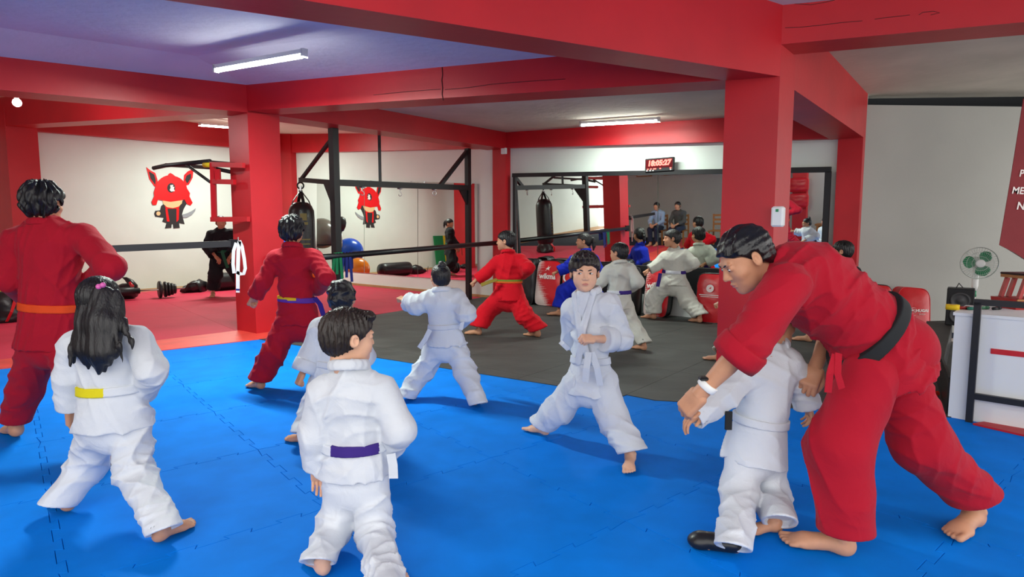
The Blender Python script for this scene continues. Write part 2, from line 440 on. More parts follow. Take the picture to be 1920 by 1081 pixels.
for i in range(-9, 9):
    for j in range(-9, 9):
        c = PZ0 + ga * (i + 0.5) * 1.0 + gb * (j + 0.5) * 1.0
        if not visible(c): continue
        if np.dot(c - borderA, blackN1) > 0.75 and np.dot(c - borderB, blackN2) > 0.75: continue
        if np.dot(c - sA, stN) > 0.78: continue
        o = bpy.data.objects.new('floor_mat', pm); COL.objects.link(o); o.parent = floor_o
        o.location = Vector(c) - Vector(worigin(floor_o))
def tiles(name, m, o0, ex, ey, half, z0, z1, clips, inset=0.0015, ri=range(-12, 14), rj=range(-12, 14), bend=True):
    for i in ri:
        for j in rj:
            c = o0 + ex * (i + .5) + ey * (j + .5)
            if not visible(c, 1.2): continue
            h = 0.5 - inset
            P = [c - ex * h - ey * h, c + ex * h - ey * h, c + ex * h + ey * h, c - ex * h + ey * h]
            P = [(p[0], p[1]) for p in P]
            if (P[1][0] - P[0][0]) * (P[2][1] - P[0][1]) - (P[1][1] - P[0][1]) * (P[2][0] - P[0][0]) < 0: P = P[::-1]
            for p, n in clips:
                if len(P) < 3: break
                P = clip(P, p, n)
            if len(P) < 3 or poly_area(P) < 0.01: continue
            MB().prism(P, z0, z1).build(name, m, floor_o)
wl0 = WA + NB * 0.02
inB = (wl0, NB); inL = (LWa + LWn * 0.02, LWn)
tiles('rubber_tile', BLACKM, lcA, D2 * 1.0, D1 * 1.0, 0.5, -0.03, 0.006,
      [(borderA, blackN1), (borderB, blackN2), (lcA, lcN), inB])
# red mats as plain butted tiles with ridged texture, striped threshold
tiles('red_mat', REDM, sB2, unit(sB - sA), unit(A3(-(sB - sA)[1], (sB - sA)[0], 0)), 0.5, -0.03, 0.005,
      [(sA2, stN2), (lcA, -lcN), (wl0 + NB * 0.03, NB), (LWa + LWn * 0.75, LWn)], ri=range(-12, 8), rj=range(-2, 14))
sd = unit(sB - sA); sq = stN
wA_ = float(np.dot(sA2 - sA, stN)) + .03; wB_ = float(np.dot(sB2 - sB, stN)) + .03
thr = [sA - sd * 4, sB + sd * 0.75, sB + sd * 0.75 + sq * (wB_ + .12), sB + sq * wB_, sA + sq * wA_, sA - sd * 4 + sq * wA_]
S('trim_1', MB().prism(thr, -0.03, 0.008), STRIPM)
S('trim_2', MB().prism([LWa + LWn * 0.0, LWb, LWb + LWn * 0.78, LWa + LWn * 0.78][::-1] if False else [LWb, LWb + LWn * 0.78, LWa + LWn * 0.78, LWa], -0.03, 0.002), WOODF)
TRIMW = mat('tan_wood_trim', (182, 140, 96), rough=0.5, var=0.1, vs=8)
bw0 = wall_at(560); bw1 = wall_at(930)
S('baseboard_back', MB().prism([bw0, bw0 + NB * 0.03, bw1 + NB * 0.03, bw1], 0.0, 0.05), TRIMW)
# --- room lights: fluorescent tubes
def tube_light(p0, p1, drop, power, label, n=1):
    p0 = np.asarray(p0); p1 = np.asarray(p1); c = (p0 + p1) / 2; d = unit(p1 - p0); L = np.linalg.norm(p1 - p0)
    t = thing('ceiling_light', c + UP * 0.03, label, 'ceiling light')
    MB().bar(p0 + UP * 0.035, p1 + UP * 0.035, 0.05, 0.035).build('fixture_body', WHT, t)
    for e, s_ in ((p0, 1), (p1, -1)):
        MB().bar(e + UP * 0.02, e + d * s_ * 0.03 + UP * 0.02, 0.05, 0.075).build('end_cap', WHT, t)
    MB().tube([p0 + d * 0.03, p1 - d * 0.03], 0.017, 12).build('tube', TUBE, t, True)
    l = bpy.data.lights.new('tube_lamp', 'AREA'); l.shape = 'RECTANGLE'; l.size = L; l.size_y = 0.06; l.energy = power; l.color = (0.88, 1.0, 0.90)
    o = bpy.data.objects.new('tube_lamp', l); COL.objects.link(o)
    x = d; z = UP; y = np.cross(z, x)
    M = Matrix(np.array([[x[0], y[0], z[0], 0], [x[1], y[1], z[1], 0], [x[2], y[2], z[2], 0], [0, 0, 0, 1]]).tolist())
    o.matrix_world = Matrix.Translation(Vector(c - UP * 0.03)) @ M
    return t
def on_plane3(u, v, pts):
    p = [np.asarray(x, float) for x in pts]; n = unit(np.cross(p[1] - p[0], p[2] - p[0])); return PL(u, v, p[0], n)
cf = [P3(q, zq_t), P3(GRl, zRt), P3(GL, zLt)]
tA = on_plane3(403, 119, cf) - UP * 0.07; tB = on_plane3(572, 88, cf) - UP * 0.07
tube_light(tA, tB, 0.05, 170, 'lit fluorescent tube under the lavender ceiling')
cb = [P3(GL, zLt), P3(GRl, zRt), P3(Cc, zCt)]
tA = on_plane3(1088, 226, cb) - UP * 0.07; tB = on_plane3(1237, 217, cb) - UP * 0.07
tube_light(tA, tB, 0.05, 58, 'lit fluorescent tube above the digital wall clock')
cl = [P3(q, zq_t), P3(GL, zLt), P3(BLc - D1 * 0.3, zBt)]
tA = on_plane3(373, 228, cl) - UP * 0.07; tB = on_plane3(470, 236, cl) - UP * 0.07
tube_light(tA, tB, 0.05, 165, 'lit fluorescent tube half hidden by the red column')
bp = on_plane3(30, 168, cl) - UP * 0.12
t = thing('ceiling_light', bp, 'small glowing bulb on the ceiling at the far left', 'ceiling light')
MB().lathe([(0.01, -.09), (0.04, -.07), (0.05, -.04), (0.04, -.01), (0.02, 0.01)], 16, bp).build('bulb', TUBE, t, True)
MB().lathe([(0.022, 0.0), (0.024, 0.05), (0.05, 0.07), (0.05, 0.12)], 16, bp).build('socket', WHT, t, True)
l = bpy.data.lights.new('bulb_lamp', 'POINT'); l.energy = 30; l.shadow_soft_size = 0.08
o = bpy.data.objects.new('bulb_lamp', l); COL.objects.link(o); o.location = tuple(bp - UP * 0.2)

# ================================================================== THINGS
# --- mirrors on the back wall
def quadbox(pts, n, t):
    """slab with front face pts (ccw seen from the front), thickness t behind"""
    P = [np.asarray(p, float) for p in pts]; Q = [p - n * t for p in P]
    return P + Q, [(0, 1, 2, 3), (7, 6, 5, 4), (0, 4, 5, 1), (1, 5, 6, 2), (2, 6, 7, 3), (3, 7, 4, 0)]
def wallpt(u, z, off=0.0):
    g = wall_at(u); return A3(g[0], g[1], z) + NB * off
t = thing('wall_mirror', wallpt(1260, 0.75, 0.1), 'long black-framed wall mirror tilted forward below the digital clock', 'mirror')
zt0 = WP(972, 331)[2]; zt1 = WP(1556, 322)[2]; zb0 = 0.74
s0 = wall_at(972); s1 = wall_at(1552)
def mtop(u):
    a = np.linalg.norm(wall_at(u) - s0) / np.linalg.norm(s1 - s0); return zt0 + (zt1 - zt0) * a
tt = math.tan(math.radians(2.6))
for ua, ub in ((974, 1236), (1237, 1392), (1393, 1549)):
    za, zb2 = mtop(ua), mtop(ub)
    V, Fc = quadbox([wallpt(ua, zb0, 0.03), wallpt(ub, zb0, 0.03), wallpt(ub, zb2, 0.03 + (zb2 - zb0) * tt), wallpt(ua, za, 0.03 + (za - zb0) * tt)], NB, 0.006)
    mk('mirror_pane', V, Fc, MIRR, t)
of = 0.10
for a, b, w in ((wallpt(968, mtop(972) + 0.02, of), wallpt(1556, mtop(1552) + 0.02, of), 0.07), (wallpt(971, zb0 - 0.02, of - .05), wallpt(1553, zb0 - 0.02, of - .05), 0.05),
                (wallpt(971.5, zb0, of), wallpt(971.5, mtop(972), of), 0.055), (wallpt(1551, zb0, of), wallpt(1551, mtop(1552), of), 0.07)):
    MB().bar(a, b, 0.05 if abs(a[2] - b[2]) < 1 else w, w if abs(a[2] - b[2]) < 1 else 0.05, up=UP if abs(a[2] - b[2]) < 1 else NB).build('frame_bar', BLK, t)
names = ['leftmost unframed wall mirror panel nearest the far corner', 'middle unframed wall mirror panel behind the black rack', 'rightmost unframed wall mirror panel beside the red pilaster']
for k, (ua, ub, va, vb, wa, wb) in enumerate(((594, 682.6, 337, 339, 504, 511), (683.4, 783, 339, 341, 511, 519), (783.8, 895, 341, 344, 519, 527))):
    V, Fc = quadbox([WP(ua, wa, .02), WP(ub, wb, .02), WP(ub, vb, .028), WP(ua, va, .028)], NB, 0.012)
    t = thing('wall_mirror', (WP(ua, wa, .02) + WP(ub, wb, .02)) / 2, names[k], 'mirror')
    mk('mirror_pane', V, Fc, MIRR, t)
    for uu in (ua + 12, ub - 12):
        p = WP(uu, va + (vb - va) * (uu - ua) / (ub - ua), .03); MB().box(p, (0.03, 0.03, 0.03)).build('clip', STEEL, t)
# plinth and ledge under the framed mirror
pl0, pl1 = wall_at(975), wall_at(1560)
S('baseboard_right', MB().prism([pl0, pl0 + NB * .10, pl1 + NB * .10, pl1], 0.006, 0.30), WHTP)
S('trim_3', MB().prism([pl0, pl0 + NB * .08, pl1 + NB * .08, pl1], 0.30, 0.70), mat('black_wall_padding', (24, 26, 30), rough=0.5, var=0.1))
# --- digital clock
REDLED = mat('red_led', (255, 95, 85), rough=0.5, var=0, emit=2.2)
REDDIM = mat('dim_red_screen', (70, 4, 10), rough=0.25, spec=0.5, var=0, emit=0.35)
cc = WP(1237, 309, .12); cu = -D1 * -1.0
W_ = np.linalg.norm(WP(1264, 310, .05) - WP(1210, 310, .05)); H_ = np.linalg.norm(WP(1237, 323, .05) - WP(1237, 297, .05))
t = thing('wall_clock', cc - UP * H_ / 2, 'black digital clock with glowing red digits above the framed mirror', 'clock')
ux, uz = D1, UP
Rw = np.stack([D1, -NB, UP], 1)
MB().box(cc, (W_, 0.05, H_), Rw, 0.012).build('case', BLK, t)
MB().box(cc + NB * 0.026 + UP * 0.02, (W_ * 0.92, 0.004, H_ * 0.62), Rw).build('screen', REDDIM, t)
text_mesh('18:05:27', H_ * 0.52, cc + NB * 0.03 + UP * 0.025, D1, UP, REDLED, 'digits', t, 0.0, 0.006, 0.12)
for k, x in enumerate((-.38, -.27, -.14, 0.05, .40)):
    MB().box(cc + D1 * W_ * x + NB * 0.03 - UP * H_ * 0.27, (W_ * (0.05 if k != 2 else .10), 0.004, 0.016), Rw).build('indicator', REDLED, t)
for x in (-.41, -.3, -.2, .40):
    MB().box(cc + D1 * W_ * x + NB * 0.027 - UP * H_ * 0.38, (W_ * 0.045, 0.004, 0.012), Rw).build('button', WHT, t)
# --- small white boxes
bx = WP(945, 283, 0.16)
tag(MB().box(bx, (0.12, 0.05, 0.11), Rw, 0.01).build('junction_box', WHT), 'small white junction box at the top of the pilaster', 'junction box')
rn = unit(A3(wR[1], -wR[0], 0)); rn = rn if rn[1] < 0 else -rn
pc = PL(1459, 406, GRl + rn * 0.05, rn)
t = thing('soap_dispenser', pc - UP * 0.075, 'white dispenser box on the corner of the large red column', 'dispenser')
Rr = np.stack([unit(wR), -rn, UP], 1)
MB().box(pc, (0.085, 0.08, 0.15), Rr, 0.012).build('housing', WHT, t)
MB().box(pc + rn * 0.041 + UP * 0.045, (0.02, 0.006, 0.02), Rr).build('badge', mat('green_badge', (60, 140, 90), var=0), t)
# --- training rack with hooks between the column and the pilaster
g1_ = Y(632, 500, 8.9) * A3(1, 1, 0); g2_ = F(879, 562)
g2_[2] = 0
t = thing('training_rack', (g1_ + g2_) / 2, 'black steel bag rack with hooks hanging under the red beam', 'rack')
zc1 = Y(632, 342, g1_[1])[2]; zc2 = Y(878, 352, g2_[1])[2]
rk = unit(g2_ - g1_)
MB().bar(g1_ + UP * 0.006, g1_ + UP * 2.78, 0.11, 0.10, up=rk).build('post', BLK, t)
MB().bar(g2_ + UP * 0.006, g2_ + UP * 2.78, 0.085, 0.085, up=rk).build('post', BLK, t)
MB().bar(g1_ + UP * zc1, g2_ + UP * zc2, 0.08, 0.09).build('crossbar', BLK, t)
ae = Y(563, 337, 9.7)
arm0 = g1_ + UP * zc1
MB().bar(arm0, ae, 0.06, 0.07).build('arm', BLK, t)
MB().bar(ae + unit(arm0 - ae) * 0.02, Y(628, 252, 9.0), 0.045, 0.045).build('brace', BLK, t)
k2 = g1_ + (g2_ - g1_) * 0.74
MB().bar(A3(k2[0], k2[1], zc1 + (zc2 - zc1) * .74), A3(*(g2_ - rk * 0.03)[:2], Y(876, 284, g2_[1])[2]), 0.06, 0.06).build('brace', BLK, t)
k3 = g1_ + (g2_ - g1_) * 0.29
MB().bar(A3(k3[0], k3[1], zc1), A3(k3[0], k3[1], 2.9), 0.04, 0.04).build('hanger_rod', BLK, t)
def gusset(p, dx, s, th):
    d = unit(dx); MB().extr([(0, 0), (s, 0), (0, -s * 1.3)], p - np.cross(d, UP) * th / 2, d, UP, np.cross(d, UP), th).build('gusset', BLK, t)
gusset(arm0 - UP * .03, ae - arm0, 0.32, 0.03); gusset(A3(g2_[0], g2_[1], zc2 - .03), -rk, 0.26, 0.03)
for fr, kind in ((0.17, 0), (0.43, 0), (0.70, 1)):
    hp = g1_ + (g2_ - g1_) * fr; hp = A3(hp[0], hp[1], zc1 + (zc2 - zc1) * fr - .045)
    m_ = MB().box(hp - UP * .01, (0.08, 0.05, 0.02))
    if kind == 0: pts = [hp - UP * .01, hp - UP * .06] + [hp - UP * .10 + A3(math.sin(a) * .026, 0, math.cos(a) * .03) for a in np.linspace(0, 4.6, 10)]; m_.tube(pts, 0.0065, 8)
    else: m_.tube([hp - UP * .07 + A3(math.sin(a) * .032, 0, math.cos(a) * .036) for a in np.linspace(0, 2 * math.pi, 15)[:-1]], 0.009, 8, closed=True)
    m_.build('hook', STEEL, t, True)
m_ = MB().tube([ae - UP * .09 + A3(math.sin(a) * .05, 0, math.cos(a) * .05) for a in np.linspace(0, 2 * math.pi, 15)[:-1]], 0.013, 8, closed=True)
m_.build('eye_bolt', BLK, t, True)
# --- hanging heavy bag
hb = ae - UP * 0.14; htop = Y(566, 383, ae[1])[2]; hbot = htop - 1.05; hr = 0.20
hx, hy = hb[0], hb[1]
t = thing('punching_bag', (hx, hy, hbot), 'black heavy bag with gold print hanging from the rack arm', 'punching bag')
prof = [(0.02, hbot), (hr * .8, hbot + .01), (hr * .97, hbot + .06), (hr, hbot + .3), (hr * 1.0, htop - .25), (hr * .97, htop - .1), (hr * .80, htop - .02), (hr * .5, htop + .03), (0.02, htop + .04)]
o = MB().lathe(prof, 28, (hx, hy, 0)).build('body', BLKV, t, True)
for a in (0.6, 2.2, 3.8, 5.3):
    MB().ribbon([(hx + math.cos(a) * hr * .92, hy + math.sin(a) * hr * .92, htop - .12), (hx + math.cos(a) * hr * .6, hy + math.sin(a) * hr * .6, htop + .06), (hx, hy, hb[2] - .02)], A3(-math.sin(a), math.cos(a), 0), 0.05, 0.006).build('strap', BLK, t)
MB().tube([(hx, hy, hb[2] - .05 + .1), (hx, hy, hb[2] - .05)], 0.02, 8).build('clip', STEEL, t)
GOLD = mat('gold_print', (120, 110, 60), rough=0.5, var=0.05)
fd = unit(A3(-hx, -hy, 0)); sdv = np.cross(UP, fd)
def bagmark(dx, z, w, h):
    n = 6; V = []; 
    for i in range(n + 1):
        a = (dx - w / 2 + w * i / n) / hr; p = A3(hx, hy, 0) + (fd * math.cos(a) + sdv * math.sin(a)) * (hr + 0.003)
        V += [(p[0], p[1], z - h / 2), (p[0], p[1], z + h / 2)]
    mk('print', V, [(2 * i, 2 * i + 2, 2 * i + 3, 2 * i + 1) for i in range(n)], GOLD, t)
bagmark(0.03, htop - .20, 0.10, 0.11); bagmark(0.03, htop - .30, 0.13, 0.04)
for k in range(5): bagmark(0.05, htop - .55 - k * .07, 0.16 - 0.01 * k, 0.02)
# --- rails
rA = Y(512, 489.5, GL[1] + 0.12); rB = WP(938, 454.5, 0.1)
RAILB = mat('black_rail_paint', (20, 20, 24), rough=0.35, spec=0.5, var=0.05)
t = thing('stretching_rail', (rA + rB) / 2, 'long black stretching rail running from the red column to the mirror wall', 'rail')
MB().tube([rA, rB], 0.042, 14).build('rail', RAILB, t, True)
for p, d in ((rA, 1), (rB, -1)): MB().box(p, (0.09, 0.09, 0.14)).build('bracket', BLK, t)
rC = Y(443, 456, GL[1] - 0.0) - D2 * 0.02; rC = rC - A3(0, 0.08, 0)
rD = Y(0, 475, 6.15); rD = rC + (rD - rC) * 1.3
t = thing('stretching_rail', (rC + rD) / 2, 'black stretching rail in front of the white wall at left', 'rail')
MB().bar(rC, rD, 0.05, 0.075).build('rail', RAILB, t)
MB().box(rC + A3(.03, 0, 0), (0.10, 0.06, 0.10)).build('bracket', BLK, t)
MB().tube([rC + A3(.09, -.02, 0), rC + A3(.09, -.02, 0.08)], 0.008).build('pin', STEEL, t)
# --- belts hanging on the rails
WBELT = mat('white_belt_cotton', (228, 228, 226), rough=0.8, var=0.03, bump=0.2, bs=300, bdist=.002)
yb = rC[1] - 0.045
def px(u, v, y=yb): return Y(u, v, y)
sdX = A3(1, 0, 0.1)
t = thing('hanging_belt', px(452, 560), 'white belt with blue end stripe hanging on the red column rail', 'belt')
MB().ribbon([px(449, 452), px(447, 470), px(446, 510), px(446, 548)], sdX, 0.045).build('strand', WBELT, t)
MB().ribbon([px(449, 451), px(454, 462), px(458, 485), px(460, 503), px(457, 513), px(450, 513), px(444, 510)], sdX, 0.04).build('strand', WBELT, t)
MB().ribbon([px(443, 455), px(438, 470), px(437, 495), px(439, 512)], sdX, 0.04).build('strand', WBELT, t)
MB().ribbon([px(446, 541, yb - .006), px(446, 544, yb - .006)], sdX, 0.047).build('stripe', mat('navy_stripe', (40, 50, 120), var=0), t)
rdir = unit(rB - rA)
def rp(u): 
    k = along(rA, rdir, u); return rA + rdir * k
for nm, rgb, us, vb, lab in (('hanging_belt', (20, 110, 70), (629, 634, 640), 522, 'green belt draped over the long rail beside the rack post'),
                             ('hanging_belt', (28, 38, 110), (646, 652, 658), 528, 'navy belt draped over the long rail beside the green belt')):
    m_ = mat('belt_%d' % rgb[0], rgb, rough=0.8, var=0.06, bump=0.2, bs=300, bdist=.002)
    t = thing(nm, rp(us[1]) - UP * 0.4, lab, 'belt')
    for k, u in enumerate(us):
        p = rp(u); o2 = A3(0, -0.05, 0); e = Y(u + (k - 1) * 4 - 2, vb - 8 * (k % 2), p[1] - .06)
        MB().ribbon([p + A3(0, 0.045, -.2), p + A3(0, 0.044, 0.0), p + A3(0, 0, 0.048), p + A3(0, -.048, 0), e], rdir, 0.045).build('strand', m_, t)
# --- pull-up station on the left column
rowN = unit(A3(rowd[1], -rowd[0], 0)); rowN = rowN if rowN[1] < 0 else -rowN
def PU(u, v, off=0.0): return PL(u, v, GL - D2 * 0.0 + rowN * off, rowN)
REDP = mat('red_painted_steel', (188, 24, 34), rough=0.4, spec=0.4, var=0.06)
t = thing('pull_up_station', PU(420, 411), 'red pull-up frame with black bars bolted to the left column', 'pull-up bar')
for off, nm in ((0.05, 'side_frame'), (-0.30, 'side_frame')):
    k = MB()
    for a, b in (((399, 306), (402, 412)), ((396, 308), (457, 310)), ((400, 340), (440, 341)), ((397, 411), (466, 410.5)), ((408, 317), (409, 338))):
        k.bar(PU(*a, off), PU(*b, off), 0.045, 0.06)
    k.build(nm, REDP, t)
MB().bar(PU(401, 311, .05), PU(401, 311, -.30), 0.04, 0.04).build('crosspiece', REDP, t)
MB().bar(PU(401, 408, .05), PU(401, 408, -.30), 0.04, 0.04).build('crosspiece', REDP, t)
MB().tube([PU(288, 315, .05), PU(311, 310, .05), PU(394, 302, .05)], 0.028, 10).build('pull_bar', BLK, t, True)
MB().tube([PU(311, 309, -.30), PU(395, 314, -.30), PU(432, 322, -.3)], 0.026, 10).build('pull_bar', BLK, t, True)
MB().tube([PU(350, 309, .05), PU(394, 341, .05)], 0.02, 8).build('brace', BLK, t, True)
MB().tube([PU(395, 303, .05), PU(440, 307, .05)], 0.018, 8).build('brace', BLK, t, True)
MB().tube([PU(383, 309, .06), PU(394, 309, .06)], 0.032, 10).build('grip', mat('yellow_grip', (220, 190, 30), var=.03), t, True)
# --- painted samurai armour emblem on the left wall (plain, faceless)
EM = LWP(318, 370, 0.0)
t = thing('wall_emblem', LWP(318, 428, 0.02), 'red and black samurai armour emblem on the white left wall', 'wall sign')
ERED = mat('emblem_red', (226, 18, 24), rough=0.5, var=0.02); EBLK = mat('emblem_black', (48, 44, 46), rough=0.6, var=0.03)
ESKIN = mat('emblem_tan', (230, 190, 140), rough=0.6, var=0.02); EGRY = mat('emblem_grey', (150, 155, 160), rough=0.5, var=0.02)
def eshape(nm, pts, m, z, th=0.006):
    P = [LWP(a, b, z) for a, b in pts]
    c = sum(P) / len(P); n = len(P); V = P + [p + LWn * th for p in P]
    area = sum((pts[i][0] * pts[(i + 1) % n][1] - pts[(i + 1) % n][0] * pts[i][1]) for i in range(n))
    f = [tuple(range(n, 2 * n))]; 
    if area > 0: f = [tuple(range(2 * n - 1, n - 1, -1))]
    f += [(i, (i + 1) % n, n + (i + 1) % n, n + i) for i in range(n)]
    mk(nm, V, f, m, t)
def arc(cx, cy, rx, ry, a0, a1, n=12): return [(cx + rx * math.cos(math.radians(a0 + (a1 - a0) * i / n)), cy - ry * math.sin(math.radians(a0 + (a1 - a0) * i / n))) for i in range(n + 1)]
eshape('body', [(302, 386), (309, 380), (338, 380), (347, 372), (352, 378), (344, 392), (341, 402), (346, 420), (336, 418), (336, 421), (337, 427), (325, 428), (324, 420), (322, 420), (321, 427), (309, 428), (312, 418), (304, 415), (307, 408), (300, 407), (291, 406), (289, 400), (291, 395), (300, 394)], EBLK, 0.004)
eshape('horn', [(274, 313), (283, 320), (291, 324), (295, 336), (296, 344), (290, 350), (280, 336)], ERED, 0.004)
eshape('horn', [(363, 316), (352, 321), (345, 328), (344, 338), (348, 348), (354, 346), (361, 333)], ERED, 0.004)
eshape('horn_inset', [(279, 321), (289, 327), (292, 338), (291, 346), (282, 334)], EBLK, 0.011, 0.003)
eshape('horn_inset', [(358, 325), (350, 329), (347, 337), (351, 344), (358, 334)], EBLK, 0.011, 0.003)
eshape('face_panel', [(304, 374), (342, 374), (341, 381), (335, 387), (324, 390), (313, 388), (306, 382)], ESKIN, 0.011, 0.003)
eshape('helmet', [(288, 361)] + arc(320, 358, 30, 30, 170, 100, 8) + [(316, 326), (319, 324), (323, 326), (327, 329)] + arc(320, 358, 31, 29, 76, 10, 7) + [(356, 362), (355, 368), (361, 380), (357, 385), (350, 382), (346, 374), (320, 378), (296, 374), (293, 384), (286, 384), (284, 378), (289, 367)], ERED, 0.010, 0.010)
eshape('badge', arc(321, 352, 7.5, 9, 0, 345, 14), EBLK, 0.021, 0.002)
eshape('badge_mark', [(319, 347), (325, 346), (324, 350), (327, 350), (326, 354), (328, 358), (321, 359), (318, 356), (320, 352)], WHTPRINT, 0.024, 0.002)
eshape('armour_band', [(310, 391), (314, 391), (318, 415), (313, 415)], ERED, 0.011, 0.002)
eshape('armour_band', [(331, 391), (336, 391), (335, 412), (331, 416)], ERED, 0.011, 0.002)
eshape('armour_band', [(309, 386), (337, 386), (335, 391), (311, 391)], ERED, 0.011, 0.002)
eshape('hand', arc(297, 400, 4, 4, 0, 330, 10), ESKIN, 0.011, 0.002)
eshape('sword', [(342, 402), (352, 399), (360, 395), (367, 390), (366, 395), (359, 403), (350, 408), (343, 408)], EGRY, 0.011, 0.003)
# --- things on the red floor by the left wall
def disc(mb, c, ax, r, w): 
    mb.lathe([(r * .3, -w / 2), (r * .92, -w / 2), (r, -w * .3), (r, w * .3), (r * .92, w / 2), (r * .3, w / 2)], 22, c, ax)
bc = F(304, 559); bc[2] = 0.17; bd = unit(Y(335, 541, bc[1] + 0.2) - Y(275, 546, bc[1] - .15)); bd[2] = 0; bd = unit(bd)
t = thing('barbell', bc * A3(1, 1, 0), 'dumbbell bar with black weight plates lying on the red mat', 'weights')
for k, (dx, r) in enumerate(((-.03, .165), (.06, .15), (.12, .13), (.175, .115), (.22, .095))):
    m_ = MB(); disc(m_, bc + bd * dx, bd, r, 0.045); m_.build('weight_plate', BLK, t, True)
MB().tube([bc - bd * 0.42, bc + bd * 0.40], 0.013, 10).build('bar', STEEL, t, True)
MB().tube([bc - bd * 0.78, bc - bd * 0.70, bc - bd * 0.45, bc - bd * 0.44, bc - bd * 0.36], [0.05, .075, .075, .055, .055], 16).build('sleeve', BLK, t, True)
ac = F(240, 560); 
t = thing('ab_roller', ac, 'black exercise machine with a curved horn and red trim on the red mat', 'exercise machine')
MB().lathe([(0.02, -.16), (.12, -.15), (.15, -.08), (.15, .08), (.12, .15), (.02, .16)], 20, ac + UP * .15, (1, .15, 0)).build('drum', BLKV, t, True)
cv = [Y(246, 545, ac[1]), Y(249, 535, ac[1]), Y(244, 528, ac[1]), Y(236, 522, ac[1]), Y(230, 520, ac[1])]
MB().tube(cv, [.09, .085, .06, .035, .01], 12).build('horn', BLKV, t, True)
MB().tube([p + A3(.02, -.05, 0) for p in cv[:3]], [.03, .045, .02], 8).build('trim', REDV, t, True)
lb0 = F(394, 546); lb1 = F(470, 540); r_ = 0.19
t = thing('lying_heavy_bag', (lb0 + lb1) / 2, 'long black heavy bag lying along the left wall behind the column', 'punching bag')
d_ = unit(lb1 - lb0); L_ = np.linalg.norm(lb1 - lb0)
o = MB().lathe([(.02, 0), (r_ * .7, .01), (r_ * .95, .06), (r_, .15), (r_, L_ * 1.2 - .15), (r_ * .9, L_ * 1.2 - .04), (.02, L_ * 1.2)], 24, lb0 + UP * (r_ + .006), d_).build('body', BLKV, t, True)
gb0_ = F(345, 549); gb1_ = F(384, 547)
t = thing('gym_bag', (gb0_ + gb1_) / 2, 'slumped black gym bag at the end of the lying heavy bag', 'bag')
n_ = 9; V = []; Fc = []
for i in range(n_):
    a = i / (n_ - 1); c = gb0_ + (gb1_ - gb0_) * a; hh = 0.10 + 0.16 * math.sin(a * 2.2) + 0.02 * math.sin(i * 2.3); ww = 0.16 + 0.03 * math.sin(i * 1.7)
    for k in range(12):
        q_ = 2 * math.pi * k / 12; V.append(c + A3(0, 1, 0) * ww * math.cos(q_) + UP * (hh / 2 * (1 + math.sin(q_)) + .006))
for i in range(n_ - 1):
    for k in range(12): Fc.append((i * 12 + k, i * 12 + (k + 1) % 12, (i + 1) * 12 + (k + 1) % 12, (i + 1) * 12 + k))
Fc += [tuple(range(11, -1, -1)), tuple(range((n_ - 1) * 12, n_ * 12))]
mk('body', V, Fc, BLKV, t, True)
MB().ribbon([gb0_ + A3(.1, -.17, .05), gb0_ + A3(.2, -.19, .2), gb0_ + A3(.35, -.19, .22), gb0_ + A3(.45, -.17, .06)], A3(0, 0, 1), .04).build('handle', BLK, t)
bb = F(8, 602)
t = thing('backpack', bb, 'black backpack slumped at the foot of the far left column', 'bag')
V = []; Fc = []
for i in range(9):
    z = 0.42 * i / 8; r = 0.24 * math.sqrt(max(0.02, 1 - (i / 8.2) ** 2.4)) + .01
    for k in range(16):
        q_ = 2 * math.pi * k / 16; w = 1 + .10 * math.sin(3 * q_ + i) + .06 * math.sin(5 * q_ - 2 * i)
        V.append(bb + A3(math.cos(q_) * r * 1.3 * w, math.sin(q_) * r * w, z + .004))
for i in range(8):
    for k in range(16): Fc.append((i * 16 + k, i * 16 + (k + 1) % 16, (i + 1) * 16 + (k + 1) % 16, (i + 1) * 16 + k))
Fc += [tuple(range(15, -1, -1)), tuple(range(128, 144))]
mk('body', V, Fc, BLKV, t, True)
MB().ribbon([bb + A3(.22, -.22, .03), bb + A3(.28, -.2, .16), bb + A3(.26, -.1, .3), bb + A3(.15, 0, .38)], A3(0, 1, 0), .05).build('strap', REDV, t)
# --- exercise balls in the far corner, on a two-tier stand
def ball(c, r, rgb, lab, spec=.5):
    m_ = mat('ball_%d_%d' % rgb[:2], rgb, rough=0.25, spec=spec, var=0.03, vs=4)
    n = 20; prof = [(r * math.sin(math.pi * i / n), r * -math.cos(math.pi * i / n)) for i in range(n + 1)]
    o = MB().lathe(prof, 32, c).build('exercise_ball', m_, None, True)
    tag(o, lab, 'ball', 'exercise balls in the far corner'); V = A3(*c)
    th_ = []
    return o
bG = A3(-5.72, 15.15, 1.20); bBl = A3(-5.42, 14.45, 0.72); bO = A3(-4.86, 14.22, 0.30); bR = A3(-5.55, 15.35, 0.55)
ball(bG, 0.40, (112, 104, 98), 'large grey exercise ball on top of the corner pile')
ball(bBl, 0.36, (20, 80, 190), 'large shiny blue exercise ball in the far corner')
ball(bO, 0.29, (226, 128, 30), 'orange exercise ball at the bottom of the corner pile')
ball(bR, 0.25, (176, 30, 40), 'small red exercise ball under the grey ball')
t = thing('ball_stand', (-5.5, 14.9, 0.006), 'low black tube stand holding the exercise balls', 'stand')
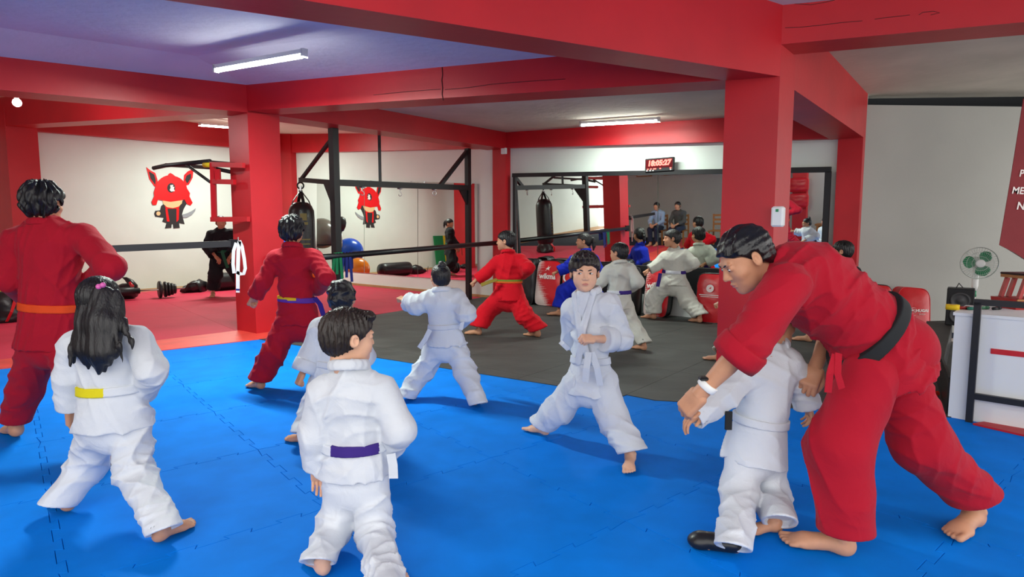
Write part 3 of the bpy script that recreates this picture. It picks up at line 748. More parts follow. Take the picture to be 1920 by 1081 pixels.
for c, r in ((bG, .40), (bBl, .36), (bR, .25)):
    rr = r * 0.7; zz = c[2] - math.sqrt(r * r - rr * rr) - 0.012
    MB().tube([A3(c[0] + rr * math.cos(a), c[1] + rr * math.sin(a), zz) for a in np.linspace(0, 2 * math.pi, 25)[:-1]], 0.015, 8, closed=True).build('ring', BLK, t, True)
    for a in (0.5, 2.6, 4.7): MB().tube([A3(c[0] + rr * math.cos(a), c[1] + rr * math.sin(a), zz), A3(c[0] + rr * 1.05 * math.cos(a), c[1] + rr * 1.05 * math.sin(a), 0.006)], 0.013, 8).build('leg', BLK, t, True)
rx = A3(-5.15, 14.62, 0.006)
t = thing('reflex_bag', rx, 'black reflex ball on a thin steel stand near the corner mirror', 'punching ball')
MB().lathe([(0.02, 0), (.22, .01), (.22, .05), (.03, .08)], 20, rx).build('base', BLK, t, True)
MB().tube([rx + UP * .07, rx + UP * 1.28], 0.018, 10).build('pole', STEEL, t, True)
MB().lathe([(.02, 1.24), (.06, 1.26), (.11, 1.36), (.13, 1.47), (.11, 1.57), (.05, 1.62), (.01, 1.625)], 20, rx).build('ball', BLKV, t, True)
# --- padded mats leaning on the left wall (seen in the mirror)
def lwpt(u_along, z, off): return LWa - D2 * u_along + LWn * off + UP * z
for k, (rgb, lab) in enumerate((((20, 128, 72), 'green foam panel leaning on the left wall, seen in the mirror'), ((226, 196, 30), 'yellow foam panel leaning beside the green one, seen in the mirror'))):
    a0 = 5.35 + k * 0.42
    V, Fc = quadbox([lwpt(a0, .006, .22), lwpt(a0 + .4, .006, .22), lwpt(a0 + .4, 1.05, .08), lwpt(a0, 1.05, .08)][::-1], LWn, .05)
    tag(mk('foam_panel', V, Fc, mat('foam_%d' % rgb[0], rgb, rough=.6, var=.05)), lab, 'foam panel', 'foam panels leaning on the left wall')
# ------------------------------------------------------------------ padded shields
def pad(name, pts, n, th, mf, ms, label, bulge=0.03, wob=0.006, seed=0, rnd=0.35):
    """pts bl, br, tr, tl of the front face; thing with cushion front and side skin"""
    rg = random.Random(seed); P = [np.asarray(p, float) for p in pts]; n = np.asarray(n, float)
    base = (P[0] + P[1]) / 2 - n * th / 2
    t = thing(name, base, label, 'strike pad')
    G = 12; V = []; idx = {}
    def pos(s, q, d):
        k = rnd * 0.28
        s2 = s * (1 - k * q ** 6); q2 = q * (1 - k * s ** 6)
        a = (s2 + 1) / 2; b = (q2 + 1) / 2
        return P[0] * (1 - a) * (1 - b) + P[1] * a * (1 - b) + P[2] * a * b + P[3] * (1 - a) * b - n * d
    for i in range(G + 1):
        for j in range(G + 1):
            s = -1 + 2 * i / G; q = -1 + 2 * j / G
            bz = bulge * (1 - s ** 4) * (1 - q ** 4) + wob * math.sin(3 * s + seed) * math.sin(9 * q + 2 * s + seed)
            V.append(pos(s, q, -bz))
    Fc = [(i * (G + 1) + j, (i + 1) * (G + 1) + j, (i + 1) * (G + 1) + j + 1, i * (G + 1) + j + 1) for i in range(G) for j in range(G)]
    mk('front_cover', V, Fc, mf, t, True)
    ring = [(-1 + 2 * i / G, -1) for i in range(G)] + [(1, -1 + 2 * i / G) for i in range(G)] + [(1 - 2 * i / G, 1) for i in range(G)] + [(-1, 1 - 2 * i / G) for i in range(G)]
    V = [pos(s, q, 0) for s, q in ring] + [pos(s * 1.02, q * 1.01, th * .5) for s, q in ring] + [pos(s, q, th) for s, q in ring]; m = len(ring)
    Fc = [(k * m + (i + 1) % m, k * m + i, (k + 1) * m + i, (k + 1) * m + (i + 1) % m) for k in (0, 1) for i in range(m)] + [tuple(range(2 * m, 3 * m))]
    mk('side_cover', V, Fc, ms, t, True)
    pts2 = ring + ring[:1]
    MB().tube([pos(s, q, 0) for s, q in ring], 0.006, 6, closed=True).build('piping', ms, t, True)
    ux = unit((P[1] - P[0])); uy = unit((P[3] - P[0]))
    c = sum(P) / 4
    return t, c, ux, uy, n, np.linalg.norm(P[1] - P[0]), np.linalg.norm(P[3] - P[0])
def wpad(u0, u1, v0, v1, off, lean, **kw):
    """pad standing on the floor before the back wall: picture columns u0..u1, rows v0 (top) v1 (bottom)"""
    pb0 = WP(u0, v1, off); pb1 = WP(u1, v1, off); z0 = 0.008
    pb0[2] = pb1[2] = z0
    zt = WP(u0, v0, off - lean)[2]
    return [pb0, pb1, A3(pb1[0], pb1[1], zt) - NB * lean, A3(pb0[0], pb0[1], zt) - NB * lean]
DOTM = bpy.data.materials.new('red_white_dotted_vinyl'); DOTM.use_nodes = True
def dotted(m):
    nt = m.node_tree; N = nt.nodes; Lk = nt.links; b = N['Principled BSDF']; b.inputs['Roughness'].default_value = .35
    tc = N.new('ShaderNodeTexCoord'); mp = N.new('ShaderNodeMapping'); Lk.new(tc.outputs['Generated'], mp.inputs['Vector'])
    sp = N.new('ShaderNodeSeparateXYZ'); Lk.new(tc.outputs['Generated'], sp.inputs['Vector'])
    vo = N.new('ShaderNodeTexVoronoi'); vo.inputs['Scale'].default_value = 26; vo.inputs['Randomness'].default_value = 0.0; Lk.new(tc.outputs['Generated'], vo.inputs['Vector'])
    # white share grows toward the left edge and the bottom
    a = N.new('ShaderNodeMath'); a.operation = 'MULTIPLY_ADD'; Lk.new(sp.outputs['X'], a.inputs[0]); a.inputs[1].default_value = 1.5; a.inputs[2].default_value = 0.0
    z2 = N.new('ShaderNodeMath'); z2.operation = 'ABSOLUTE'; zs = N.new('ShaderNodeMath'); zs.operation = 'SUBTRACT'; Lk.new(sp.outputs['Z'], zs.inputs[0]); zs.inputs[1].default_value = .62
    Lk.new(zs.outputs[0], z2.inputs[0])
    pw = N.new('ShaderNodeMath'); pw.operation = 'MULTIPLY'; Lk.new(z2.outputs[0], pw.inputs[0]); pw.inputs[1].default_value = -1.0
    ad = N.new('ShaderNodeMath'); ad.operation = 'ADD'; Lk.new(a.outputs[0], ad.inputs[0]); Lk.new(pw.outputs[0], ad.inputs[1])
    th_ = N.new('ShaderNodeMapRange'); Lk.new(ad.outputs[0], th_.inputs['Value']); th_.inputs['From Min'].default_value = -0.1; th_.inputs['From Max'].default_value = 0.5
    th_.inputs['To Min'].default_value = 0.75; th_.inputs['To Max'].default_value = 0.0
    ls = N.new('ShaderNodeMath'); ls.operation = 'LESS_THAN'; Lk.new(vo.outputs['Distance'], ls.inputs[0]); Lk.new(th_.outputs[0], ls.inputs[1])
    mx = N.new('ShaderNodeMix'); mx.data_type = 'RGBA'; Lk.new(ls.outputs[0], mx.inputs['Factor'])
    mx.inputs[6].default_value = (*lin((198, 22, 34)), 1); mx.inputs[7].default_value = (*lin((225, 205, 200)), 1)
    Lk.new(mx.outputs[2], b.inputs['Base Color'])
dotted(DOTM)
def ringmark(c, ux, uy, un, r0, r1, a0, a1, m, parent, name='logo', n=20):
    V = []; 
    for i in range(n + 1):
        a = math.radians(a0 + (a1 - a0) * i / n); k = math.sin(math.pi * i / n)
        rr = r1 - (r1 - r0) * (k if a1 - a0 < 359 else 1)
        V += [c + ux * r1 * math.cos(a) + uy * r1 * math.sin(a), c + ux * rr * math.cos(a) + uy * rr * math.sin(a)]
    V = [v + un * 0.004 for v in V]
    return mk(name, V, [(2 * i, 2 * i + 2, 2 * i + 3, 2 * i + 1) for i in range(n)], m, parent)
def starmark(c, ux, uy, un, s, m, parent):
    P = [(-.5, -.35), (-.1, -.02), (-.35, .02), (.05, .22), (.12, .5), (.2, .2), (.55, .42), (.22, .02), (.3, -.2), (.02, -.05)]
    V = [c + ux * s * x + uy * s * y + un * .004 for x, y in P]
    mk('logo', V, [tuple(range(len(P)))], m, parent)
n_ = NB
tp = pad('strike_pad', wpad(1001, 1046, 487, 556, .38, .12), n_, .16, DOTM, BLKV, 'red strike pad with white dots at the left end of the mirror', seed=3)
text_mesh('wikma', .13, tp[1] + tp[3] * .12 + NB * .036, tp[2], tp[3], WHTPRINT, 'lettering', tp[0], 0.0, .004)
starmark(tp[1] + tp[3] * .25 + NB * .04, tp[2], tp[3], NB, .12, WHTPRINT, tp[0])
tp = pad('strike_pad', wpad(1050, 1092, 500, 562, .40, .10), n_, .16, mat('orange_red_vinyl', (216, 40, 34), rough=.35, spec=.5, var=.05), BLKV, 'red strike pad with a crescent logo behind the person in blue', seed=5)
ringmark(tp[1] + tp[3] * .18 - tp[2] * .1 + NB * .04, tp[2], tp[3], NB, .05, .085, 60, 300, WHTPRINT, tp[0])
tp = pad('strike_pad', wpad(976, 999, 484, 552, .40, .08), n_, .2, BLKV, BLKV, 'black strike pad at the left end of the mirror ledge', seed=6)
tp = pad('strike_pad', wpad(1108, 1150, 490, 566, .42, .08), n_, .2, BLKV, BLKV, 'black strike pad left of the round black bag', seed=8)
tp = pad('strike_pad', wpad(1204, 1250, 500, 582, .40, .14), n_, .16, DOTM, BLKV, 'red strike pad with white dots right of the round black bag', seed=9)
text_mesh('wikma', .12, tp[1] + tp[3] * .10 + NB * .036, tp[2], tp[3], WHTPRINT, 'lettering', tp[0], 0.0, .004)
tp = pad('strike_pad', wpad(1302, 1356, 511, 588, .45, .10), n_, .18, REDV, BLKV, 'red strike pad with round white logo left of the large column', seed=11)
ringmark(tp[1] + tp[3] * .14 + NB * .042, tp[2], tp[3], NB, 0.0, .055, 0, 360, WHTPRINT, tp[0])
starmark(tp[1] + tp[3] * .14 + NB * .044, tp[2], tp[3], NB, .05, ERED, tp[0])
MB().box(tp[1] + tp[3] * .045 + NB * .042, (.30, .004, .012), Rw).build('print_line', WHTPRINT, tp[0])
MB().box(tp[1] + tp[3] * .02 + NB * .042, (.26, .004, .008), Rw).build('print_line', WHTPRINT, tp[0])
# round black bag between the pads
rb = WP(1180, 577, .40); rb[2] = .006
t = thing('standing_bag', rb, 'round black training bag standing between the strike pads', 'punching bag')
MB().lathe([(.02, 0), (.17, .01), (.19, .05), (.195, .35), (.185, .62), (.15, .72), (.06, .76), (.02, .765)], 24, rb).build('body', BLKV, t, True)
MB().ribbon([rb + A3(-.05, -.13, .72), rb + A3(0, -.16, .80), rb + A3(.05, -.13, .72)], A3(0, 1, 0), .04).build('handle', BLK, t)
# pads at the grey wall
def rpad(u0, u1, vt, vb, yb, yt):
    b0_ = Y(u0, vb, yb); b1_ = Y(u1, vb, yb); b0_[2] = b1_[2] = .008
    t0 = Y(u0, vt, yt); t1_ = Y(u1, vt + 5, yt); return [b0_, b1_, t1_, t0]
tp = pad('strike_pad', rpad(1683, 1744, 537, 622, 7.25, 7.5), A3(0, -1, 0), .14, REDV, REDV, 'red strike pad with white emblem leaning on the grey wall', seed=13, rnd=.5)
cx = tp[1] + A3(0, -.04, 0)
ringmark(cx - tp[2] * .03 + tp[3] * .02, tp[2], tp[3], A3(0, -1, 0), .042, .052, 50, 310, WHTPRINT, tp[0])
text_mesh('HUGAI', .05, cx + tp[2] * .075 + tp[3] * .03, tp[2], tp[3], WHTPRINT, 'lettering', tp[0], 0.004, .002)
text_mesh('DOJO', .028, cx + tp[2] * .075 - tp[3] * .015, tp[2], tp[3], WHTPRINT, 'lettering', tp[0], 0.004, .0)
text_mesh('龍', .05, cx - tp[2] * .03 + tp[3] * .02, tp[2], tp[3], WHTPRINT, 'lettering', tp[0], 0.004, .002)
tp = pad('strike_pad', rpad(1628, 1674, 531, 620, 7.30, 7.52), A3(0, -1, 0), .14, REDV, BLKV, 'red strike pad with a black edge half hidden at the grey wall', seed=14, rnd=.5)
# --- black bench and loudspeaker
k0 = F(1774, 776); k1 = A3(4.75, 6.9, 0)
t = thing('low_bench', (k0 + k1) / 2, 'low black bench beside the white counter', 'bench')
pw_ = A3(.34, .05, 0)
bpoly = [k0, k0 + A3(.02, .0, 0), k0 + A3(.02, .0, 0) + unit(k1 - k0) * .75, k1 + pw_, k1]
MB().prism(bpoly, 0.0, 0.23).build('body', BLKV, t)
MB().prism(bpoly, 0.23, 0.27).build('top', mat('worn_black_top', (48, 46, 44), rough=.6, var=.2, vs=6), t)
sp_ = Y(1798, 600, 6.55); sw = .245; sz_ = .27
t = thing('loudspeaker', (sp_[0], sp_[1] + .12, sz_), 'black two-way loudspeaker standing on the low bench', 'loudspeaker')
sh = Y(1795, 541, 6.55)[2] - sz_
sf = unit(A3(-sp_[0], -sp_[1], 0)); ss = unit(np.cross(sf, UP)); Rs = np.stack([ss, -sf, UP], 1)
MB().box(A3(sp_[0], sp_[1], sz_ + sh / 2) - sf * .11, (sw, .22, sh), Rs, .008).build('cabinet', mat('black_speaker_wood', (30, 30, 32), rough=.5, var=.05), t)
CONE = mat('speaker_cone', (70, 70, 72), rough=.5, var=.1)
for zc, rr in ((sz_ + sh * .68, .090), (sz_ + sh * .28, .090)):
    c_ = A3(sp_[0], sp_[1], zc)
    MB().lathe([(rr, 0.0), (rr * .96, .012), (rr * .8, .008), (rr * .75, .002), (rr * .35, -.0), (rr * .32, .012), (.005, .016)], 24, c_, sf).build('driver', CONE, t, True)
    MB().tube([c_ + ss * rr * math.cos(a) + UP * rr * math.sin(a) + sf * .003 for a in np.linspace(0, 2 * math.pi, 25)[:-1]], .005, 6, closed=True).build('driver_ring', BLK, t, True)
MB().tube([A3(sp_[0] + .02, sp_[1] + .1, sz_ + sh), A3(sp_[0] + .06, sp_[1] + .12, sz_ + sh + .05), A3(sp_[0] + .2, sp_[1] + .2, sz_ + sh - .04), A3(sp_[0] + .3, sp_[1] + .3, sz_ + .2)], .005, 6).build('cable', BLK, t, True)
# --- pedestal fan
fc = Y(1836, 493, 6.9); fr = .178
t = thing('pedestal_fan', (fc[0] + .05, fc[1] + .15, 0), 'white pedestal fan with green blades by the grey wall', 'fan')
GRN = mat('green_fan_plastic', (52, 140, 96), rough=.35, spec=.4, var=.04); CAGE = mat('fan_wire', (190, 198, 192), rough=.35, spec=.5, var=0)
fa = unit(A3(-.45, -1, -.05)); fx = unit(np.cross(fa, UP)) * -1; fy = np.cross(fx, fa) * -1; fy = unit(np.cross(fa, fx)); fy = fy if fy[2] > 0 else -fy
def fp(r, a, d): return fc + fx * r * math.cos(a) + fy * r * math.sin(a) + fa * d
for rr, d, w in ((fr, 0, .006), (fr, .012, .004), (fr * .72, .05, .002), (fr * .45, .058, .002)):
    MB().tube([fp(rr, a, d) for a in np.linspace(0, 2 * math.pi, 37)[:-1]], w, 6, closed=True).build('cage_ring', CAGE, t, True)
m_ = MB()
for k in range(40):
    a = 2 * math.pi * k / 40; m_.tube([fp(.045, a, .06), fp(fr * .6, a + .06, .055), fp(fr * .93, a + .1, .03), fp(fr, a + .1, 0)], .0012, 4)
    m_.tube([fp(.05, a, -.06), fp(fr * .7, a, -.06), fp(fr, a, 0)], .0012, 4)
m_.build('cage_wires', CAGE, t, True)
for k in range(3):
    V = []; Fc = []; a0 = .95 + k * 2.094
    for i in range(7):
        r = .03 + (fr * .88 - .03) * i / 6; w = .35 + .62 * math.sin(math.pi * min(1, .18 + .72 * i / 6))
        for j in range(7):
            s = j / 6 - .5; V.append(fp(r * (1 - .12 * abs(s) * 2 * (i / 6) ** 2), a0 + s * w * 1.5, s * .05))
    Fc = [(i * 7 + j, i * 7 + j + 1, (i + 1) * 7 + j + 1, (i + 1) * 7 + j) for i in range(6) for j in range(6)]
    o = mk('blade', V, Fc, GRN, t, True); sm = o.modifiers.new('thick', 'SOLIDIFY'); sm.thickness = .004
MB().lathe([(.001, .068), (.03, .067), (.045, .062), (.047, .05), (.04, .045)], 20, fc, fa).build('hub', WHT, t, True)
MB().lathe([(.02, -.05), (.06, -.06), (.065, -.1), (.06, -.17), (.03, -.2), (.005, -.2)], 20, fc, fa).build('motor', WHT, t, True)
pb = fc - fa * .11
MB().tube([pb, A3(pb[0], pb[1], pb[2] - .19), A3(pb[0], pb[1], pb[2] - .27), A3(pb[0], pb[1], pb[2] - .33)], [.03, .032, .034, .022], 14).build('control_box', WHT, t, True)
MB().tube([A3(pb[0], pb[1], pb[2] - .33), A3(pb[0], pb[1], pb[2] - .40)], .022, 14).build('collar', GRN, t, True)
MB().tube([A3(pb[0], pb[1], pb[2] - .40), A3(pb[0], pb[1], .04)], .014, 12).build('pole', WHT, t, True)
MB().lathe([(.2, .006), (.2, .02), (.05, .05), (.02, .09)], 24, (pb[0], pb[1], 0)).build('base', WHT, t, True)
# --- white counter with a black rail frame
q0 = F(1777, 781); q1 = F(1920, 806); qd = unit(q1 - q0); qn = unit(A3(-qd[1], qd[0], 0)); q2 = q0 + qd * 1.9
ztop = HT(q0, 585)
t = thing('counter', (q0 + q2) / 2, 'white painted counter with a red stripe at the right edge', 'counter')
MB().prism([q0, q2, q2 + qn * .55, q0 + qn * .55], 0.0, ztop - .02).build('body', WHTP, t)
MB().prism([q0 - qd * .01 - qn * .01, q2 - qn * .01, q2 + qn * .56, q0 - qd * .01 + qn * .56], ztop - .02, ztop).build('top', WHTP, t)
zs = HT(q0 + qd * .3, 661)
MB().prism([q0 + qd * .21 - qn * .004, q2 - qn * .004, q2, q0 + qd * .21], zs - .018, zs + .018).build('stripe', REDV, t)
t = thing('rail_frame', F(1816, 791), 'black square-tube frame standing before the white counter', 'frame')
f0 = F(1817, 790) ; fdir = qd; zf = HT(f0, 566)
fe = f0 + fdir * 1.6
MB().bar(f0, f0 + UP * zf, .04, .04, up=fdir).build('post', BLK, t)
MB().bar(fe, fe + UP * zf, .04, .04, up=fdir).build('post', BLK, t)
MB().bar(f0 - fdir * .02 + UP * zf, fe + fdir * .02 + UP * zf, .04, .04).build('rail', BLK, t)
zm = HT(f0, 741); MB().bar(f0 + UP * zm, fe + UP * zm, .035, .04).build('rail', BLK, t)
S('trim_4', MB().prism([F(1824, 796), F(1920, 818), F(1920, 818) + qd * .8, F(1920, 800) + qd * .8, F(1920, 800), F(1850, 792)], 0.0, 0.012), mat('red_floor_edge', (186, 28, 38), rough=.5, var=.08))
# things on the counter
def onc(u, v, d=.05): return PL(u, v, A3(0, 0, ztop), UP)
p = onc(1809, 584); p[1] += .12
t = thing('tape_roll', (p[0], p[1], ztop), 'yellow roll of tape on the white counter', 'tape')
MB().lathe([(.02, 0), (.042, 0), (.042, .035), (.02, .035)], 24, (p[0], p[1], ztop)).build('roll', mat('yellow_tape', (232, 196, 30), var=.02), t, True)
MB().lathe([(.012, 0.001), (.0195, 0.001), (.0195, .036), (.012, .036)], 16, (p[0], p[1], ztop)).build('core', TRIMW, t, True)
for k, (dx, rgb, nm) in enumerate(((.07, (150, 40, 36), 'red'), (.12, (30, 110, 90), 'green'), (.22, (60, 110, 80), 'dark green'), (.29, (24, 26, 30), 'black'))):
    c = A3(p[0] + dx, p[1] - .03 * (k % 2), ztop + .012); d = unit(A3(1, .2 * (k - 1), 0))
    t = thing('marker_pen', c - UP * .012, nm + ' marker pen lying on the white counter', 'marker')
    mm = mat('pen_%d' % rgb[0], rgb, rough=.35, var=.02)
    MB().tube([c - d * .035, c + d * .02], .011, 12).build('barrel', mm, t, True); MB().tube([c + d * .02, c + d * .045], .012, 12).build('cap', mm, t, True)
# red wooden stand on the counter
st = Y(1918, 575, q0[1] + .12)
t = thing('wooden_stand', (st[0] + .12, st[1] + .1, ztop), 'red lacquered wooden stand with sloping legs on the counter', 'stand')
LAC = mat('red_lacquer', (170, 40, 36), rough=.35, spec=.45, var=.08); BRS = mat('brass_edge', (170, 120, 70), rough=.4, var=.05)
yy = st[1]
def sp2(u, v, dy=0): return Y(u, v, yy + dy)
zb_s = ztop
MB().hexa([(st[0] - .05, yy, ztop), (st[0] + .32, yy, ztop), (st[0] + .32, yy + .22, ztop), (st[0] - .05, yy + .22, ztop)], [(st[0] - .055, yy - .01, ztop + .075), (st[0] + .325, yy - .01, ztop + .075), (st[0] + .325, yy + .23, ztop + .075), (st[0] - .055, yy + .23, ztop + .075)]).build('tray', LAC, t)
MB().bar((st[0] - .056, yy - .013, ztop + .07), (st[0] + .326, yy - .013, ztop + .07), .008, .012).build('edge_strip', BRS, t)
for dx in (0.0, .055):
    for dy in (.03, .19):
        MB().bar((st[0] + dx - .01, yy + dy, ztop + .075), (st[0] + dx + .03, yy + dy, HT(A3(0, yy, 0), 524)), .026, .024).build('leg', LAC, t)
        MB().bar((st[0] + .28 - dx, yy + dy, ztop + .075), (st[0] + .24 - dx, yy + dy, HT(A3(0, yy, 0), 524)), .026, .024).build('leg', LAC, t)
zt_ = HT(A3(0, yy, 0), 520)
MB().box((st[0] + .135, yy + .11, zt_), (.27, .22, .022)).build('top_frame', BRS, t)
MB().box((st[0] + .135, yy + .11, zt_ + .018), (.28, .23, .016), None, .006).build('top_pad', BLKV, t)
tag(MB().lathe([(.001, 0), (.03, .002), (.045, .03), (.03, .07), (.001, .085)], 7, (st[0] + .16, yy + .1, ztop + .076)).build('fabric_bundle', mat('maroon_cloth', (120, 24, 40), rough=.8, var=.1)), 'small maroon cloth bundle inside the red wooden stand', 'cloth')
# --- hanging banner at the right edge
BAN = mat('dark_red_banner', (128, 40, 46), rough=.7, var=.08, vs=3, bump=.3, bs=5, bdist=.02)
yb_ = 6.4
bpts = [Y(1919, 185, yb_), Y(1896, 330, yb_), Y(1874, 459, yb_), Y(1900, 472, yb_), Y(1922, 486, yb_), Y(1990, 520, yb_), Y(2000, 185, yb_)]
t = thing('hanging_banner', Y(1930, 490, yb_), 'dark red fabric banner with white lettering at the right edge', 'banner')
V = bpts + [p + A3(0, .006, 0) for p in bpts]; n7 = len(bpts)
mk('cloth', V, [tuple(range(n7))[::-1], tuple(range(n7, 2 * n7))] + [(i, (i + 1) % n7, n7 + (i + 1) % n7, n7 + i) for i in range(n7)], BAN, t)
lp = [Y(1886, 465, yb_ + .03), Y(1960, 512, yb_ + .03), Y(1960, 498, yb_ + .03), Y(1902, 466, yb_ + .03)]
mk('lining', lp + [p + A3(0, .004, 0) for p in lp], [(0, 1, 2, 3), (7, 6, 5, 4), (0, 4, 5, 1), (1, 5, 6, 2), (2, 6, 7, 3), (3, 7, 4, 0)], WHT, t)
bx_ = unit(A3(1, 0, -.05)); by_ = unit(A3(.05, 0, 1))
for u, v, s_, tx in ((1911, 325, .10, 'PO'), (1897, 357, .10, 'MEN'), (1906, 386, .11, 'NU')):
    text_mesh(tx, s_, Y(u, v, yb_ - .006), bx_, by_, WHTPRINT, 'lettering', t, 0, .002, .1, 'LEFT')
# near-black panel painted as the shade in the gap above the grey wall
DARK = mat('painted_gap_shade', (14, 16, 20), rough=.9, var=0)
S('gap_shade_panel', MB().prism([RWa + A3(-.2, .5, 0), RWb + A3(0, .5, 0), RWb + A3(0, .6, 0), RWa + A3(-.2, .6, 0)], zRW - .4, 3.5), DARK)
# crack in the middle beam and loose cable on the right beam
fm = GL + (GRl - GL) * .0
ck = []
rowN2 = unit(A3((GRl - GL)[1], -(GRl - GL)[0], 0)); rowN2 = rowN2 if rowN2[1] < 0 else -rowN2
for u, v in ((829, 126), (830, 140), (828.5, 150), (830, 165), (829, 176), (831, 188)): ck.append(PL(u, v, GL + rowN2 * .001, rowN2))
MB().tube(ck, .006, 5).build('crack', mat('crack_shadow', (70, 8, 14), var=0), bpy.data.objects['beam_middle'])
# small plug on the floor by the counter
tag(MB().tube([F(1756, 745) + A3(-.05, 0, .03), F(1756, 745) + A3(.02, .02, .03)], .02, 10).build('red_plug', mat('bright_orange_plastic', (240, 60, 40), var=0)), 'small bright orange plug on the floor by the counter', 'plug')

rn2 = unit(A3((gE - GRr)[1], -(gE - GRr)[0], 0)); rn2 = rn2 if rn2[1] < 0 else -rn2
for pts_ in ([(1472, 52), (1500, 51), (1540, 47), (1580, 42), (1617, 39)], [(1640, 36), (1660, 33), (1690, 30), (1706, 28)], [(1723, 28), (1730, 23), (1750, 21), (1762, 24), (1745, 28)], [(1480, 6), (1520, 9), (1548, 4), (1565, 0)]):
    MB().tube([PL(u, v, GRr + rn2 * .001, rn2) for u, v in pts_], .0022, 5).build('crack', MATS['crack_shadow'], bpy.data.objects['beam_right_row'])
for pts_ in ([(700, 178), (760, 172), (826, 167)], [(834, 168), (880, 164), (920, 158), (980, 153), (1060, 148)]):
    MB().tube([PL(u, v, GL + rowN2 * .001, rowN2) for u, v in pts_], .003, 5).build('crack', MATS['crack_shadow'], bpy.data.objects['beam_middle'])

# ================================================================== PEOPLE: signed-distance modelling with surface nets
f32 = np.float32
def rc(P, a, b, ra, rb):
    a = np.asarray(a, f32); b = np.asarray(b, f32); ba = b - a; pa = P - a
    h = np.clip(pa @ ba / max(1e-9, float(ba @ ba)), 0, 1)
    return np.linalg.norm(pa - h[:, None] * ba, axis=1) - (ra + (rb - ra) * h)
def ec(P, a, b, ra, rb, n, k):                     # tapered capsule flattened along n by k
    n = np.asarray(n, f32); a = np.asarray(a, f32); b = np.asarray(b, f32)
    Q = P + (k - 1) * ((P - a) @ n)[:, None] * n; b2 = b + (k - 1) * float((b - a) @ n) * n
    return rc(Q, a, b2, ra, rb) / (0.5 + 0.5 * k)
def ell(P, c, r, R=None):
    q = P - np.asarray(c, f32)
    if R is not None: q = q @ np.asarray(R, f32)
    r = np.asarray(r, f32); k0 = np.linalg.norm(q / r, axis=1); k1 = np.linalg.norm(q / (r * r), axis=1) + 1e-9
    return k0 * (k0 - 1) / k1
def smin(a, b, k):
    h = np.clip(0.5 + 0.5 * (b - a) / k, 0, 1); return b + (a - b) * h - k * h * (1 - h)
def smax(a, b, k): return -smin(-a, -b, k)
def chain(P, pts, r, k=0.0):
    d = None
    for i in range(len(pts) - 1):
        ri = r[i] if isinstance(r, (list, tuple)) else r; rj = r[i + 1] if isinstance(r, (list, tuple)) else r
        e = rc(P, pts[i], pts[i + 1], ri, rj); d = e if d is None else (smin(d, e, k) if k else np.minimum(d, e))
    return d
